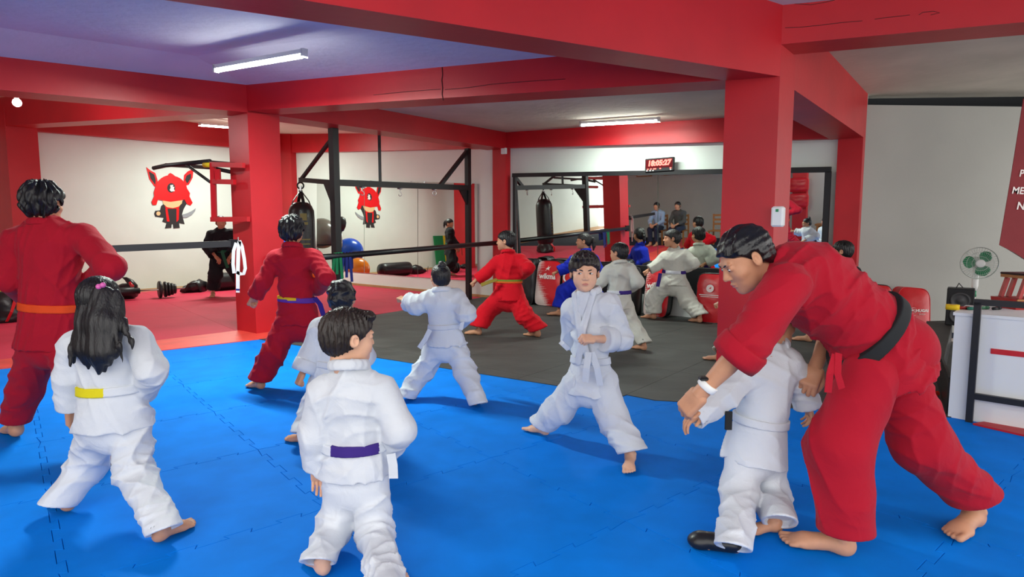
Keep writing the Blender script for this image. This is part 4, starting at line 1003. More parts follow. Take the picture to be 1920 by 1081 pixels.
def surf(fn, lo, hi, h, newton=1):
    lo = np.asarray(lo, float); hi = np.asarray(hi, float); n = np.maximum(4, np.ceil((hi - lo) / h).astype(int) + 1)
    ax = [lo[i] + h * np.arange(n[i]) for i in range(3)]
    # coarse pass to skip empty space
    G = np.stack(np.meshgrid(*ax, indexing='ij'), -1).astype(f32)
    st = 4
    cs = tuple(slice(0, None, st) for _ in range(3)); Gc = G[cs]; Dc = fn(Gc.reshape(-1, 3)).reshape(Gc.shape[:3])
    near = np.abs(Dc) < h * st * 2.6
    near = np.repeat(np.repeat(np.repeat(near, st, 0), st, 1), st, 2)[:n[0], :n[1], :n[2]]
    far = np.repeat(np.repeat(np.repeat(Dc, st, 0), st, 1), st, 2)[:n[0], :n[1], :n[2]]
    nb = near.copy()
    for a in range(3):
        for k in range(1, st):
            nb |= np.roll(near, -k, a)
        nb |= np.roll(near, 1, a)
    D = far.copy(); Pn = G[nb]
    D[nb] = fn(Pn)
    D[0] = np.maximum(D[0], 1e-4); D[-1] = np.maximum(D[-1], 1e-4); D[:, 0] = np.maximum(D[:, 0], 1e-4); D[:, -1] = np.maximum(D[:, -1], 1e-4)
    D[:, :, 0] = np.maximum(D[:, :, 0], 1e-4); D[:, :, -1] = np.maximum(D[:, :, -1], 1e-4)
    Sg = D < 0
    c = np.zeros(tuple(n - 1), int)
    offs = [(i, j, k) for i in (0, 1) for j in (0, 1) for k in (0, 1)]
    for o in offs: c += Sg[o[0]:n[0] - 1 + o[0], o[1]:n[1] - 1 + o[1], o[2]:n[2] - 1 + o[2]]
    act = (c > 0) & (c < 8); I = np.argwhere(act); m = len(I)
    if m == 0: return np.zeros((0, 3)), []
    idx = -np.ones(tuple(n - 1), int); idx[act] = np.arange(m)
    acc = np.zeros((m, 3)); cnt = np.zeros(m)
    for o in offs:
        for a in range(3):
            if o[a]: continue
            p = list(o); p[a] = 1
            d0 = D[I[:, 0] + o[0], I[:, 1] + o[1], I[:, 2] + o[2]]; d1 = D[I[:, 0] + p[0], I[:, 1] + p[1], I[:, 2] + p[2]]
            w = (d0 < 0) != (d1 < 0); t = d0 / np.where(np.abs(d0 - d1) < 1e-12, 1e-12, d0 - d1)
            q = np.tile(np.array(o, float), (m, 1)); q[:, a] += t; acc[w] += q[w]; cnt[w] += 1
    V = lo + h * (I + acc / cnt[:, None])
    Fc = []
    for a in range(3):
        b, d = (a + 1) % 3, (a + 2) % 3
        s0 = [slice(None)] * 3; s1 = [slice(None)] * 3; s0[a] = slice(0, -1); s1[a] = slice(1, None)
        A = Sg[tuple(s0)]; B = Sg[tuple(s1)]; E = np.argwhere(A != B)
        ok = (E[:, b] > 0) & (E[:, d] > 0) & (E[:, b] < n[b] - 1) & (E[:, d] < n[d] - 1); E = E[ok]
        fl = A[E[:, 0], E[:, 1], E[:, 2]]
        def cell(db, dd):
            q = E.copy(); q[:, b] += db; q[:, d] += dd; return idx[q[:, 0], q[:, 1], q[:, 2]]
        Q = np.stack([cell(-1, -1), cell(0, -1), cell(0, 0), cell(-1, 0)], 1)
        Q[~fl] = Q[~fl][:, ::-1]; Fc.append(Q)
    Fc = np.concatenate(Fc)
    for _ in range(newton):
        e = h * 0.35; P = V.astype(f32); d = fn(P); g = np.zeros_like(P)
        for a in range(3):
            o = np.zeros(3, f32); o[a] = e; g[:, a] = (fn(P + o) - fn(P - o)) / (2 * e)
        gl = np.maximum((g * g).sum(1), 0.15); st_ = np.clip(d / gl, -h * .7, h * .7); V = V - st_[:, None] * g
    return V, Fc
def mk_np(name, V, Fc, m, parent=None, origin=None, smooth=True):
    org = worigin(parent) if parent is not None else np.asarray(origin, float)
    me = bpy.data.meshes.new(name); V = (np.asarray(V) - org).astype(f32); Fc = np.asarray(Fc)
    me.vertices.add(len(V)); me.vertices.foreach_set('co', V.ravel())
    me.loops.add(Fc.size); me.loops.foreach_set('vertex_index', Fc.ravel().astype(np.int32))
    me.polygons.add(len(Fc)); me.polygons.foreach_set('loop_start', np.arange(0, Fc.size, Fc.shape[1], dtype=np.int32))
    me.polygons.foreach_set('loop_total', np.full(len(Fc), Fc.shape[1], np.int32))
    me.polygons.foreach_set('use_smooth', np.ones(len(Fc), bool))
    for x in (m if isinstance(m, (list, tuple)) else [m]): me.materials.append(x)
    me.update(calc_edges=True); me.validate()
    o = bpy.data.objects.new(name, me); COL.objects.link(o)
    if parent is not None: o.parent = parent
    else: o.location = tuple(org)
    return o
def wrinkler(seed, amp, wl, axis=None, conc=0.5, nw=4):
    rg = np.random.RandomState(seed); ks = []
    for i in range(nw):
        d = rg.normal(size=3); d /= np.linalg.norm(d)
        if axis is not None: d = unit(np.asarray(axis) * (1.0 if rg.rand() > .5 else -1.0) + d * conc)
        ks.append((d * math.pi / (wl * (0.75 + 0.7 * rg.rand())), rg.rand() * 6.28, rg.normal(size=3) * 9.0, rg.rand() * 6.28, rg.normal(size=3) * 6.0, rg.rand() * 6.28))
    def fn(P):
        v = 0
        for k, ph, w, pw, mk_, pm in ks:
            s = np.sin(P @ k.astype(f32) + ph + 1.7 * np.sin(P @ w.astype(f32) + pw))
            msk = np.clip(0.25 + 0.75 * np.sin(P @ mk_.astype(f32) + pm), 0, 1)
            v = v + msk * ((1 - np.abs(s)) ** 1.6 - 0.35)
        return -amp * v
    return fn
# ---- head, hands, feet as cached local meshes ------------------------------------------------------
def head_sdf(P, kid=False):
    if kid:
        P = P.copy(); z = P[:, 2]; P[:, 2] = np.where(z < .02, .02 + (z - .02) / .90, z)
    ax = np.abs(P[:, 0]); Q = P.copy(); Q[:, 0] = ax
    d = ell(P, (0, -.014, .034), (.0745, .096, .084))
    d = smin(d, ell(P, (0, .030, -.028), (.058 if not kid else .0635, .062, .082)), .03)
    d = smin(d, ell(P, (0, .034, -.070), (.047, .048, .040)), .025)
    d = smin(d, ell(P, (0, .069, -.094), (.022, .018, .016)), .022)
    d = smin(d, ell(Q, (.038, .058, -.022), (.024, .024, .022)), .02)            # cheeks
    d = smin(d, ell(Q, (.026, .082, .030), (.026, .010, .008)), .014)            # brows
    d = smax(d, -ell(Q, (.0315, .1005, .010), (.019, .016, .0115)), .010)        # sockets
    d = smin(d, ell(Q, (.0315, .0765, .0115), (.0165, .0135, .0125)), .003)      # lids
    d = smin(d, rc(P, (0, .086, .018), (0, .106 if not kid else .101, -.022), .006, .0105 if not kid else .0095), .012)
    if kid: d = smin(d, ell(Q, (.036, .050, -.045), (.026, .028, .026)), .02)
    d = smin(d, ell(Q, (.0105, .096, -.026), (.0085, .011, .0075)), .006)
    d = smin(d, ell(P, (0, .0905, -.0545), (.022, .0085, .0055)), .004)
    d = smin(d, ell(P, (0, .0885, -.0645), (.019, .009, .0065)), .004)
    d = smax(d, -ell(P, (0, .099, -.0595), (.021, .008, .0014)), .002)
    ca, sa = math.cos(.35), math.sin(.35)
    R = np.array([[ca, -sa, 0], [sa, ca, 0], [0, 0, 1]])
    e = ell(Q, (.0795, -.010, .000), (.0085, .021, .031), R.T)
    e = smax(e, -ell(Q, (.089, -.004, .003), (.008, .012, .019), R.T), .004)
    d = smin(d, e, .006)
    d = smin(d, rc(P, (0, -.026, -.055), (0, -.034, -.105), .047, .044), .022)
    return d
HEADS = {}
for kd in (False, True):
    hv_, hf_ = surf(lambda P: head_sdf(P, kd), (-.105, -.125, -.20), (.105, .13, .135), .0046)
    hc_ = hv_[hf_].mean(1); zl_ = -.0595 if not kd else -.0515
    HEADS[kd] = (hv_, hf_, ((hc_[:, 0] / .0185) ** 2 + ((hc_[:, 2] - zl_) / .0075) ** 2 < 1) & (hc_[:, 1] > .08))
def rotx(v, a, ax):
    return np.array(Matrix.Rotation(a, 3, Vector(ax)) @ Vector(v))
def hand_parts(kind):
    curl = {'fist': (82, 98, 62), 'relax': (24, 30, 18), 'grip': (52, 62, 40), 'open': (8, 10, 6)}[kind]
    seg = []
    for i, (x, y, l) in enumerate(((.030, .084, .95), (.0105, .089, 1.06), (-.0095, .086, 1.0), (-.028, .079, .80))):
        p = A3(x, y, .002); d = A3((x) * .9, 1, 0); d = unit(d); L = (.042 * l, .026 * l, .021 * l); r = .0092 * (.93 + .07 * l); a = 0
        if kind == 'fist': d = A3(0, 1, 0)
        pts = [p]; ang = 0
        for j in range(3):
            ang += math.radians(curl[j] * (1 + .06 * i)); dd = A3(d[0] * math.cos(ang), d[1] * math.cos(ang), -math.sin(ang)); p = p + dd * L[j]; pts.append(p)
        seg.append((pts, [r, r * .96, r * .9, r * .78]))
    if kind == 'fist': th_ = [A3(.030, .020, -.012), A3(.043, .052, -.022), A3(.030, .078, -.034), A3(.006, .082, -.040)]
    elif kind == 'grip': th_ = [A3(.030, .018, -.008), A3(.046, .046, -.022), A3(.042, .072, -.036), A3(.030, .090, -.046)]
    else: th_ = [A3(.030, .014, -.004), A3(.052, .040, -.012), A3(.062, .066, -.016), A3(.066, .088, -.020)]
    seg.append((th_, [.016, .0125, .0105, .0085]))
    return seg
HANDS = {}
def hand_mesh(kind):
    if kind in HANDS: return HANDS[kind]
    seg = hand_parts(kind)
    def fn(P):
        q = np.abs(P - A3(0, .046, 0).astype(f32)) - np.array([.028, .036, .004], f32)
        d = np.linalg.norm(np.maximum(q, 0), axis=1) + np.minimum(q.max(1), 0) - .012
        d = smin(d, ec(P, (0, -.05, 0), (0, .02, 0), .025, .026, (0, 0, 1), 1.25), .02)
        d = smin(d, ell(P, (.022, .028, -.010), (.016, .026, .013)), .012)
        for pts, r in seg: d = smin(d, chain(P, pts, r), .005)
        return d
    HANDS[kind] = surf(fn, (-.065, -.07, -.095), (.085, .205, .035), .0046); return HANDS[kind]
def foot_sdf(P):
    d = ell(P, (0, .028, .030), (.029, .034, .033))
    d = smin(d, ec(P, (0, .05, .040), (.002, .150, .022), .034, .034, (0, 0, 1), 1.15), .03)
    d = smin(d, ell(P, (.004, .168, .018), (.043, .042, .019)), .025)
    for x, y0, y1, r in ((.030, .190, .232, .0145), (.009, .200, .232, .0100), (-.008, .197, .224, .0095), (-.023, .190, .213, .009), (-.036, .180, .198, .0085)):
        d = smin(d, rc(P, (x, y0, .014), (x, y1, .0115), r, r * .92), .006)
    d = smin(d, ec(P, (0, .036, .05), (0, .030, .125), .031, .027, (1, 0, 0), 1.1), .03)
    d = smin(d, ell(np.abs(P) * np.array([1, 1, 1], f32), (.030, .036, .068), (.012, .013, .013)), .012)
    return smax(d, -P[:, 2] + .001, .006)
FOOT = surf(foot_sdf, (-.065, -.02, -.008), (.065, .26, .19), .0056)
def xf(V, o, X, Yv, Z, s=1.0): return np.asarray(o) + s * (V[:, :1] * X + V[:, 1:2] * Yv + V[:, 2:3] * Z)
def tubeV(pts, r, n=14):
    m = MB().tube(pts, r, n, caps=False); return np.array(m.v), np.array(m.f)
# ---- materials for people --------------------------------------------------------------------------
def skin(name, rgb):
    if name in MATS: return MATS[name]
    m = mat(name, rgb, rough=.5, spec=.35, var=.05, vs=30, bump=.06, bs=120, bdist=.002)
    b = m.node_tree.nodes['Principled BSDF']; b.inputs['Subsurface Weight'].default_value = .12; b.inputs['Subsurface Radius'].default_value = (.012, .005, .003)
    b.inputs['Subsurface Scale'].default_value = .5
    return m
SKL = skin('skin_light', (222, 172, 142)); SKM = skin('skin_medium', (198, 144, 112)); SKD = skin('skin_tan', (172, 118, 88))
LIP = mat('lip_skin', (198, 128, 112), rough=.45, spec=.4, var=.03)
def cloth(name, rgb, sheen=.05, var=.04):
    m = mat(name, rgb, rough=.85, spec=.15, var=var, vs=5, sheen=sheen)
    nt = m.node_tree; N = nt.nodes; Lk = nt.links; b = N['Principled BSDF']; geo = N.new('ShaderNodeNewGeometry')
    n1 = N.new('ShaderNodeTexNoise'); n1.inputs['Scale'].default_value = 13; n1.inputs['Detail'].default_value = 3; n1.inputs['Distortion'].default_value = 1.2
    n2 = N.new('ShaderNodeTexNoise'); n2.inputs['Scale'].default_value = 420; n2.inputs['Detail'].default_value = 2
    Lk.new(geo.outputs['Position'], n1.inputs['Vector']); Lk.new(geo.outputs['Position'], n2.inputs['Vector'])
    b1 = N.new('ShaderNodeBump'); b1.inputs['Strength'].default_value = .28; b1.inputs['Distance'].default_value = .02; Lk.new(n1.outputs['Fac'], b1.inputs['Height'])
    b2 = N.new('ShaderNodeBump'); b2.inputs['Strength'].default_value = .25; b2.inputs['Distance'].default_value = .002; Lk.new(n2.outputs['Fac'], b2.inputs['Height'])
    Lk.new(b1.outputs['Normal'], b2.inputs['Normal']); Lk.new(b2.outputs['Normal'], b.inputs['Normal'])
    return m
CWHITE = cloth('white_gi_cotton', (208, 212, 218), var=.02); CRED = cloth('red_gi_cotton', (170, 22, 42)); CRED2 = cloth('bright_red_gi_cotton', (204, 18, 34)); CBLUE = cloth('blue_gi_cotton', (24, 40, 168)); CBLACK = cloth('black_gi_cotton', (30, 30, 34))
CCREAM = cloth('cream_gi_cotton', (200, 200, 190), var=.02)
CLBLUE = cloth('light_blue_shirt', (150, 172, 200)); CGREY = cloth('dark_grey_shirt', (74, 74, 72)); CJEAN = cloth('dark_jeans', (40, 46, 66))
def beltm(rgb): return CWHITE if rgb == (232, 234, 236) else mat('belt_cloth_%d_%d_%d' % rgb, rgb, rough=.8, var=.04, vs=20, bump=.2, bs=300, bdist=.002)
def hairm(name, rgb, rough=.42):
    m = mat(name, rgb, rough=rough, spec=.45, var=.35, vs=60, stretch=(1, 1, .25), bump=.55, bs=150, bdist=.006)
    return m
HBLK = hairm('black_hair', (26, 24, 26)); HBRN = hairm('dark_brown_hair', (42, 33, 28)); HSLK = hairm('slick_black_hair', (20, 19, 22), .26)
EYEW = mat('eye_white', (226, 222, 218), rough=.25, spec=.5, var=0); IRIS = mat('dark_brown_iris', (44, 26, 18), rough=.15, spec=.6, var=0)
# ---- hair in head space ----------------------------------------------------------------------------
def hair_fn(style, seed):
    rg = np.random.RandomState(seed); ph = rg.rand(12) * 6.28
    th = {'short': .014, 'curly': .020, 'fluffy': .028, 'slick': .013, 'bun': .011, 'long': .014, 'pony': .012, 'boy': .018, 'tidy': .015}[style]
    def fn(P):
        x, y, z = P[:, 0], P[:, 1], P[:, 2]
        cy, cz = -.045, .06
        a = np.arctan2(x, y + .02)
        r = np.sqrt(x * x + (y - cy) ** 2)
        d = ell(P, (0, -.016, .036), (.0745 + th * .9, .096 + th, .084 + th))
        if style in ('short', 'boy', 'tidy', 'curly', 'fluffy', 'slick', 'bun', 'pony', 'long'):
            d = smin(d, ell(P, (0, -.045, -.012), (.066 + th * .5, .060 + th * .6, .062)), .02)
        if style == 'curly': w = .006 * (np.sin(95 * x + ph[0] + 2 * np.sin(60 * z)) + np.sin(100 * y + ph[1] + 2 * np.sin(70 * x)) + np.sin(110 * z + ph[2])) / 1.6
        elif style == 'fluffy': w = .007 * np.sin(11 * a + ph[0] + 14 * r * 2 + 2.0 * np.sin(40 * z + ph[2])) + .005 * np.sin(23 * a + ph[1] + 30 * z) + .004 * np.sin(70 * x + ph[3]) * np.sin(60 * z + ph[4])
        elif style == 'slick': w = .0030 * np.sin(150 * x + ph[0] + 3 * np.sin(25 * y)) + .0015 * np.sin(210 * z + 60 * x + ph[1])
        elif style in ('bun', 'pony', 'long'): w = .0022 * np.sin(34 * a + ph[0] + 20 * z) + .0015 * np.sin(60 * a + ph[1])
        else: w = .0038 * np.sin(24 * a + ph[0] + 18 * r + 1.5 * np.sin(30 * z + ph[2])) + .0026 * np.sin(43 * a + ph[1] + 25 * z)
        d = d + w
        hl = {'short': -.006, 'boy': .002, 'tidy': -.006, 'curly': -.008, 'fluffy': -.018, 'slick': .010, 'bun': .004, 'pony': .006, 'long': .004}[style]
        jag = .005 * np.sin(70 * x + ph[5]) + .004 * np.sin(120 * x + ph[6])
        # hairline: low at the nape, over the ears, high on the forehead
        zl = np.where(y < 0, -.078 + (y + .085) * .72, -.0105 + y * (.80 if style != 'boy' else .74)) + hl
        zl = zl + jag * (1 if style != 'slick' else .3)
        side = np.clip((np.abs(x) - .052) / .02, 0, 1) * np.clip((y - .0) / .03, 0, 1)
        zl = zl + side * .012
        if style == 'boy': zl = zl + .016 * np.clip((-x) / .06, -1, 1) * np.clip(y / .06, 0, 1)      # fringe swept aside
        d = smax(d, (zl - z) * .8, .004)
        ear = ell(np.stack([np.abs(x), y, z], 1), (.086, -.008, .000), (.016, .024, .031)); d = smax(d, -ear, .004)
        if style == 'bun':
            b = ell(P, (.0, -.070, .122), (.036, .034, .034)) + .003 * np.sin(5 * np.arctan2(x, z - .105) + 60 * y + ph[7]); d = smin(d, b, .008)
        if style == 'pony':
            pts = [A3(0, -.10, .055), A3(0, -.135, .045), A3(.004, -.15, .0), A3(.004, -.15, -.06), A3(.0, -.145, -.12)]
            d = smin(d, chain(P, pts, [.016, .024, .027, .024, .008], .01) + .002 * np.sin(140 * x + 20 * z), .008)
        if style == 'tidy' or style == 'boy':
            d = smin(d, ell(P, (.012, .066, .098), (.056, .030, .020)) + w, .016)
        return d
    return fn
def head_frame(fwd, up=(0, 0, 1)):
    Yv = unit(fwd); X = unit(np.cross(Yv, up)); Z = np.cross(X, Yv); return X, Yv, Z
# ---- the person ------------------------------------------------------------------------------------
PEOPLE = []
def person(label, J, fwd, hs, sc, cl, hair='short', hairc=None, sk=None, hup=(0, 0, 1), belt=None, front=None, hands=('fist', 'fist'), hem=.0, seed=1,
           cuff=(.78, .78), legr=(.088, .078, .080), slr=(.072, .066, .074), tor=(.128, .142, .150), flat=1.45, hemf=(.95, .95), vox=None, collar='back', hide_feet=(False, False),
           footl=.19, belt_at=.30, belt_n=None, skirt=.24, wr=1.0, trm=None, shoes=None, handn=(None, None), belt_ext=1.0, wristr=.024, eyes=False, name='person', group=None, nofeet=False, kid=True, skauto=True, skd=None, cuffs=False, rollcuff=False, sbias=0.0):
    """J: joints a (picture left) and b (picture right) as 3D points"""
    J = {k: np.asarray(v, float) for k, v in J.items()}
    sk = sk or SKM; hairc = hairc or HBLK; trm = trm or cl
    base = (J['heel_a'] + J['heel_b']) / 2; base[2] = 0
    ymean = base[1]; h = vox or min(.0155, max(.0072, ymean * .0024))
    pel = J['pel'] if 'pel' in J else (J['ha'] + J['hb']) / 2; che = (J['sa'] + J['sb']) / 2; up = unit(che - pel); side = unit(J['sb'] - J['sa'])
    n = unit(np.cross(up, side)); fr = n if front is None else (n if np.dot(n, front) > 0 else -n)
    # -- body
    X, Yv, Z = head_frame(fwd, hup); hsz = hs / .23
    _hv, _hf, _lip = HEADS[kid]
    V = [xf(_hv, J['head'], X, Yv, Z, hsz)]; Fq = [_hf]; off = len(_hv); mi = [_lip.astype(int)]
    def addm(v, f_):
        nonlocal off
        f_ = np.asarray(f_); V.append(np.asarray(v)); Fq.append(f_ + off); off += len(v); mi.append(np.zeros(len(f_), int))
    neckb = J['neck']
    tv, tf = tubeV([J['head'] + (-.030 * Yv - .07 * Z) * hsz, (J['head'] + (-.04 * Yv - .15 * Z) * hsz) * .5 + neckb * .5, neckb - up * .03], [.046 * hsz, .045 * hsz, .038 * hsz], 16); addm(tv, tf)
    for s, hk in (('a', hands[0]), ('b', hands[1])):
        e, w = J['e' + s], J['w' + s]; d = unit(w - e)
        tv, tf = tubeV([e, e * .6 + w * .4, e * .25 + w * .75, w + d * .01], [.036 * sc, .037 * sc, .029 * sc, wristr * sc * 1.0], 14); addm(tv, tf)
        hn = handn[0 if s == 'a' else 1]
        hn = np.asarray(hn if hn is not None else (0, 0, 1), float); hn = unit(hn - np.dot(hn, d) * d)
        Xh = np.cross(d, hn)
        # thumb side: the person's right hand has its thumb on -Xh when seen palm down
        right = np.dot(np.cross(up, side), fr) > 0
        isr = (s == 'b') == right
        hv, hf = hand_mesh(hk)
        hx = Xh * (-1 if isr else 1)
        vv = xf(hv, w, hx, d, hn, sc * .98); ff = hf if np.dot(np.cross(hx, d), hn) > 0 else hf[:, ::-1]
        addm(vv, ff)
    for s in 'ab':
        hl, to = J['heel_' + s], J['toe_' + s]; d = unit(to - hl); up_ = unit(UP - np.dot(UP, d) * d); Xf = np.cross(d, up_)
        ank = hl + d * .030 * footl / .24 + up_ * .11 * footl / .24; J['an' + s] = ank
        right = np.dot(np.cross(up, side), fr) > 0; isr = (s == 'b') == right
        fx = Xf * (-1 if isr else 1)
        k = footl / .24; vv = xf(FOOT[0], hl, fx, d, up_, k); ff = FOOT[1] if np.dot(np.cross(fx, d), up_) > 0 else FOOT[1][:, ::-1]
        if not nofeet: addm(vv, ff)
        tv, tf = tubeV([J['k' + s], J['k' + s] * .5 + ank * .5, ank], [.034 * sc, .036 * sc, .034 * sc], 12); addm(tv, tf)
    # inner trunk and limbs, hidden by the clothes
    def bfn(P):
        d = ec(P, pel, che, tor[0] * .72, tor[1] * .75, n, flat)
        for s in 'ab':
            d = smin(d, rc(P, J['s' + s], J['e' + s], slr[0] * .5, slr[1] * .42), .02)
            d = smin(d, rc(P, J['h' + s], J['k' + s], legr[0] * .6, legr[1] * .45), .02)
        return d
    pts = np.array([J[k] for k in ('sa', 'sb', 'ea', 'eb', 'ha', 'hb', 'ka', 'kb')] + [pel, che])
    bv, bf = surf(bfn, pts.min(0) - .17, pts.max(0) + .17, .024, 0); addm(bv, bf)
    body = mk_np(name, np.concatenate(V), np.concatenate(Fq), [sk, LIP], None, base)
    body.data.polygons.foreach_set('material_index', np.concatenate(mi).astype(np.int32)); body.data.update()
    tag(body, label, 'person', group)
    # -- jacket
    waist = pel + (che - pel) * belt_at; hemc = pel - up * (skirt - np.linalg.norm(waist - pel)) if hem == 0 else pel - up * hem
    sdn = -up
    if skd is not None: sdn = unit(skd); hemc = waist + sdn * skirt
    hh_ = np.linalg.norm(J['ha'] - J['hb']) / 2
    t2 = max(tor[2], hh_ + legr[0] + .014) if skauto else tor[2]; fl2 = min(flat * .96, t2 / (legr[0] + .026)); tor = (tor[0], tor[1], t2)
    wka = wrinkler(seed, .0085 * wr, .085, None); wkb = wrinkler(seed + 3, .0135 * wr, .17, side * .5 + up * .5, 1.2, 3); wk = lambda P: wka(P) + wkb(P)
    wk2 = wrinkler(seed + 50, .0085 * wr, .075, None)
    def torso(P):
        d = ec(P, waist, che - up * .05, tor[0], tor[1], n, flat)
        d = smin(d, ec(P, J['sa'] + up * .00 + side * .01, J['sb'] - side * .01, .062 * sc + .01, .062 * sc + .01, n, 1.0), .08)
        d = smin(d, rc(P, che - up * .02, neckb - up * .005, .085 * sc + .012, .062 * hsz + .004), .05)
        return d
    def skirtf(P):
        return ec(P, waist + up * .01, hemc, tor[0], tor[2], n, fl2)
    bax = unit(belt_n) if belt_n is not None else up
    def jfn(P):
        w1 = wk(P)
        d = smin(torso(P), smax(skirtf(P), (P.astype(f32) - hemc.astype(f32)) @ sdn.astype(f32), .006), .03)
        if belt: # gathered at the belt
            q = ((P - waist.astype(f32)) @ bax.astype(f32)); d = d + .010 * np.exp(-(q / .03) ** 2)
        d = d + w1
        d = smax(d, -rc(P, neckb + up * .045 + fr * .012, neckb + up * .16, .046 * hsz, .075 * hsz), .008)
        for i, s in enumerate('ab'):
            e, w, sh = J['e' + s], J['w' + s], J['s' + s]; c = e + (w - e) * cuff[i]; ax_ = unit(w - e)
            pl = (P - c.astype(f32)) @ ax_.astype(f32); w2 = wk2(P)
            ri = slr[2] - max(.012, 1.7 * h)
            lo_ = smax(rc(P, e, c + ax_ * .08, slr[1], slr[2]) + w2 * np.clip(-pl / .05, .25, 1), pl, .004)
            if ri > .03: lo_ = smax(lo_, -np.maximum(rc(P, c - ax_ * .05, c + ax_ * .10, ri, ri), -pl - .03), .004)
            a = smin(rc(P, sh, e, slr[0], slr[1]) + w2, lo_, .03)
            d = smin(d, a, .022)
        return d
    pts = np.array([J['sa'], J['sb'], J['ea'], J['eb'], J['wa'] * cuff[0] + J['ea'] * (1 - cuff[0]), J['wb'] * cuff[1] + J['eb'] * (1 - cuff[1]), hemc, waist, neckb])
    mg = max(tor[2], slr[2]) + .05
    jv, jf = surf(jfn, pts.min(0) - mg, pts.max(0) + np.array([mg, mg, .09]), h)
    jk = mk_np('jacket', jv, jf, cl, body)
    for i, s in enumerate('ab'):
        if rollcuff and rollcuff[i]:
            e, w = J['e' + s], J['w' + s]; c = e + (w - e) * cuff[i]; ax_ = unit(w - e); r = slr[2] + .008
            m_ = MB().lathe([(r * .86, .004), (r * .98, .008), (r * 1.03, -.02), (r * 1.02, -.06), (r * .96, -.07)], 22, c, ax_); m_.build('rolled_cuff', cl, jk, True)
    # -- collar band
    if collar:
        R_ = .066 * hsz + .008; cpts = []
        sd_ = side
        for t_ in np.linspace(-2.2, 2.2, 13):
            cpts.append(neckb - fr * .008 + up * (.016 + .016 * math.cos(t_)) + (-fr * math.cos(t_) * 1.05 + sd_ * math.sin(t_)) * R_)
        if collar == 'front':
            bf_ = waist + fr * (tor[0] / flat + .012)
            e1 = bf_ + sd_ * .035; e2 = bf_ - sd_ * .035
            mid1 = (cpts[0] + e1) / 2 + fr * .030; mid2 = (cpts[-1] + e2) / 2 + fr * .036
            lps = [[cpts[0], mid1, e1], [cpts[-1], mid2, e2]]
        def cfn(P):
            d = None
            for i in range(len(cpts) - 1):
                e = ec(P, cpts[i], cpts[i + 1], .022, .022, unit((cpts[i] + cpts[i + 1]) / 2 - neckb), 2.3); d = e if d is None else np.minimum(d, e)
            if collar == 'front':
                for l in lps:
                    for i in range(2): d = np.minimum(d, ec(P, l[i], l[i + 1], .022, .022, fr, 2.4))
            return d
        pp = np.array(cpts + ([p for l in lps for p in l] if collar == 'front' else []))
        cv, cf = surf(cfn, pp.min(0) - .04, pp.max(0) + .04, max(.0055, h * .75)); mk_np('collar', cv, cf, cl, jk)
    # -- belt
    if belt:
        bw = .021 * sc + .003
        def bfun(P):
            q = (P - waist.astype(f32)) @ bax.astype(f32)
            return smax(smin(torso(P), skirtf(P), .03) - .004 * belt_ext, np.abs(q) - bw, .003)
        mg2 = tor[2] * 1.25 + .03
        bv_, bf__ = surf(bfun, waist - mg2, waist + mg2, max(.006, h * .72))
        cen = bv_[bf__].mean(1); rel = cen - waist
        def span(lo, hi): q = rel @ side; return (q >= lo * tor[0]) & (q < hi * tor[0])
        bo = None
        masks = []
        for rgb, lo, hi, part in belt:
            msk = span(lo, hi)
            if part == 'top': msk &= (rel @ bax) > 0
            if part == 'bot': msk &= (rel @ bax) <= 0
            for mm in masks: mm &= ~msk
            masks.append(msk)
        for k, (rgb, lo, hi, part) in enumerate(belt):
            msk = masks[k]
            if not msk.any(): continue
            used, inv = np.unique(bf__[msk], return_inverse=True)
            o = mk_np('belt' if k == 0 else 'belt_panel', bv_[used], inv.reshape(-1, 4), beltm(rgb), body if k == 0 else bo)
            if k == 0: bo = o
    else: bo = None
    # -- trousers
    wt_ = [wrinkler(seed + 9 + i, .0085 * wr, .085, unit(J['k' + s_] - J['h' + s_]) * .8, .9) for i, s_ in enumerate('ab')]; wl_ = wrinkler(seed + 13, .012 * wr, .16, A3(.7, .3, .6), .9, 3)
    wt = lambda P: wt_[0](P) + wl_(P)
    wt2 = lambda P: wt_[1](P) + wl_(P)
    def tfn(P):
        d = ec(P, pel + up * .06, pel - up * .02, tor[0] * .86, tor[2] * .80, n, fl2)
        for i, s in enumerate('ab'):
            hp, kn, an = J['h' + s], J['k' + s], J['an' + s]; c = kn + (an - kn) * hemf[i]; ax_ = unit(an - kn)
            if c[2] < .03: c = kn + (c - kn) * ((kn[2] - .03) / max(1e-6, kn[2] - c[2]))
            pn = unit(ax_ * .45 + A3(0, 0, -.55))
            pl = (P - c.astype(f32)) @ pn.astype(f32); w2 = (wt if s == 'a' else wt2)(P); ri = legr[2] - max(.012, 1.7 * h)
            lo_ = smax(rc(P, kn, c + ax_ * .12, legr[1], legr[2]) + w2 * np.clip(-pl / .06, .25, 1), pl, .004)
            if ri > .035: lo_ = smax(lo_, -np.maximum(rc(P, c - ax_ * .05, c + ax_ * .14, ri, ri), -pl - .03), .004)
            a = smax(smin(rc(P, hp, kn, legr[0], legr[1]) + w2, lo_, .04), .012 - P[:, 2], .004)
            d = smin(d, a, .03 if i == 0 else .02)
        return d
    pts = np.array([J[k] for k in ('ha', 'hb', 'ka', 'kb', 'ana', 'anb')] + [pel + up * .06]); mg = max(legr) + tor[2] * .35 + .03
    tv, tf = surf(tfn, pts.min(0) - mg, pts.max(0) + mg, h)
    tr = mk_np('trousers', tv, tf, trm, body)
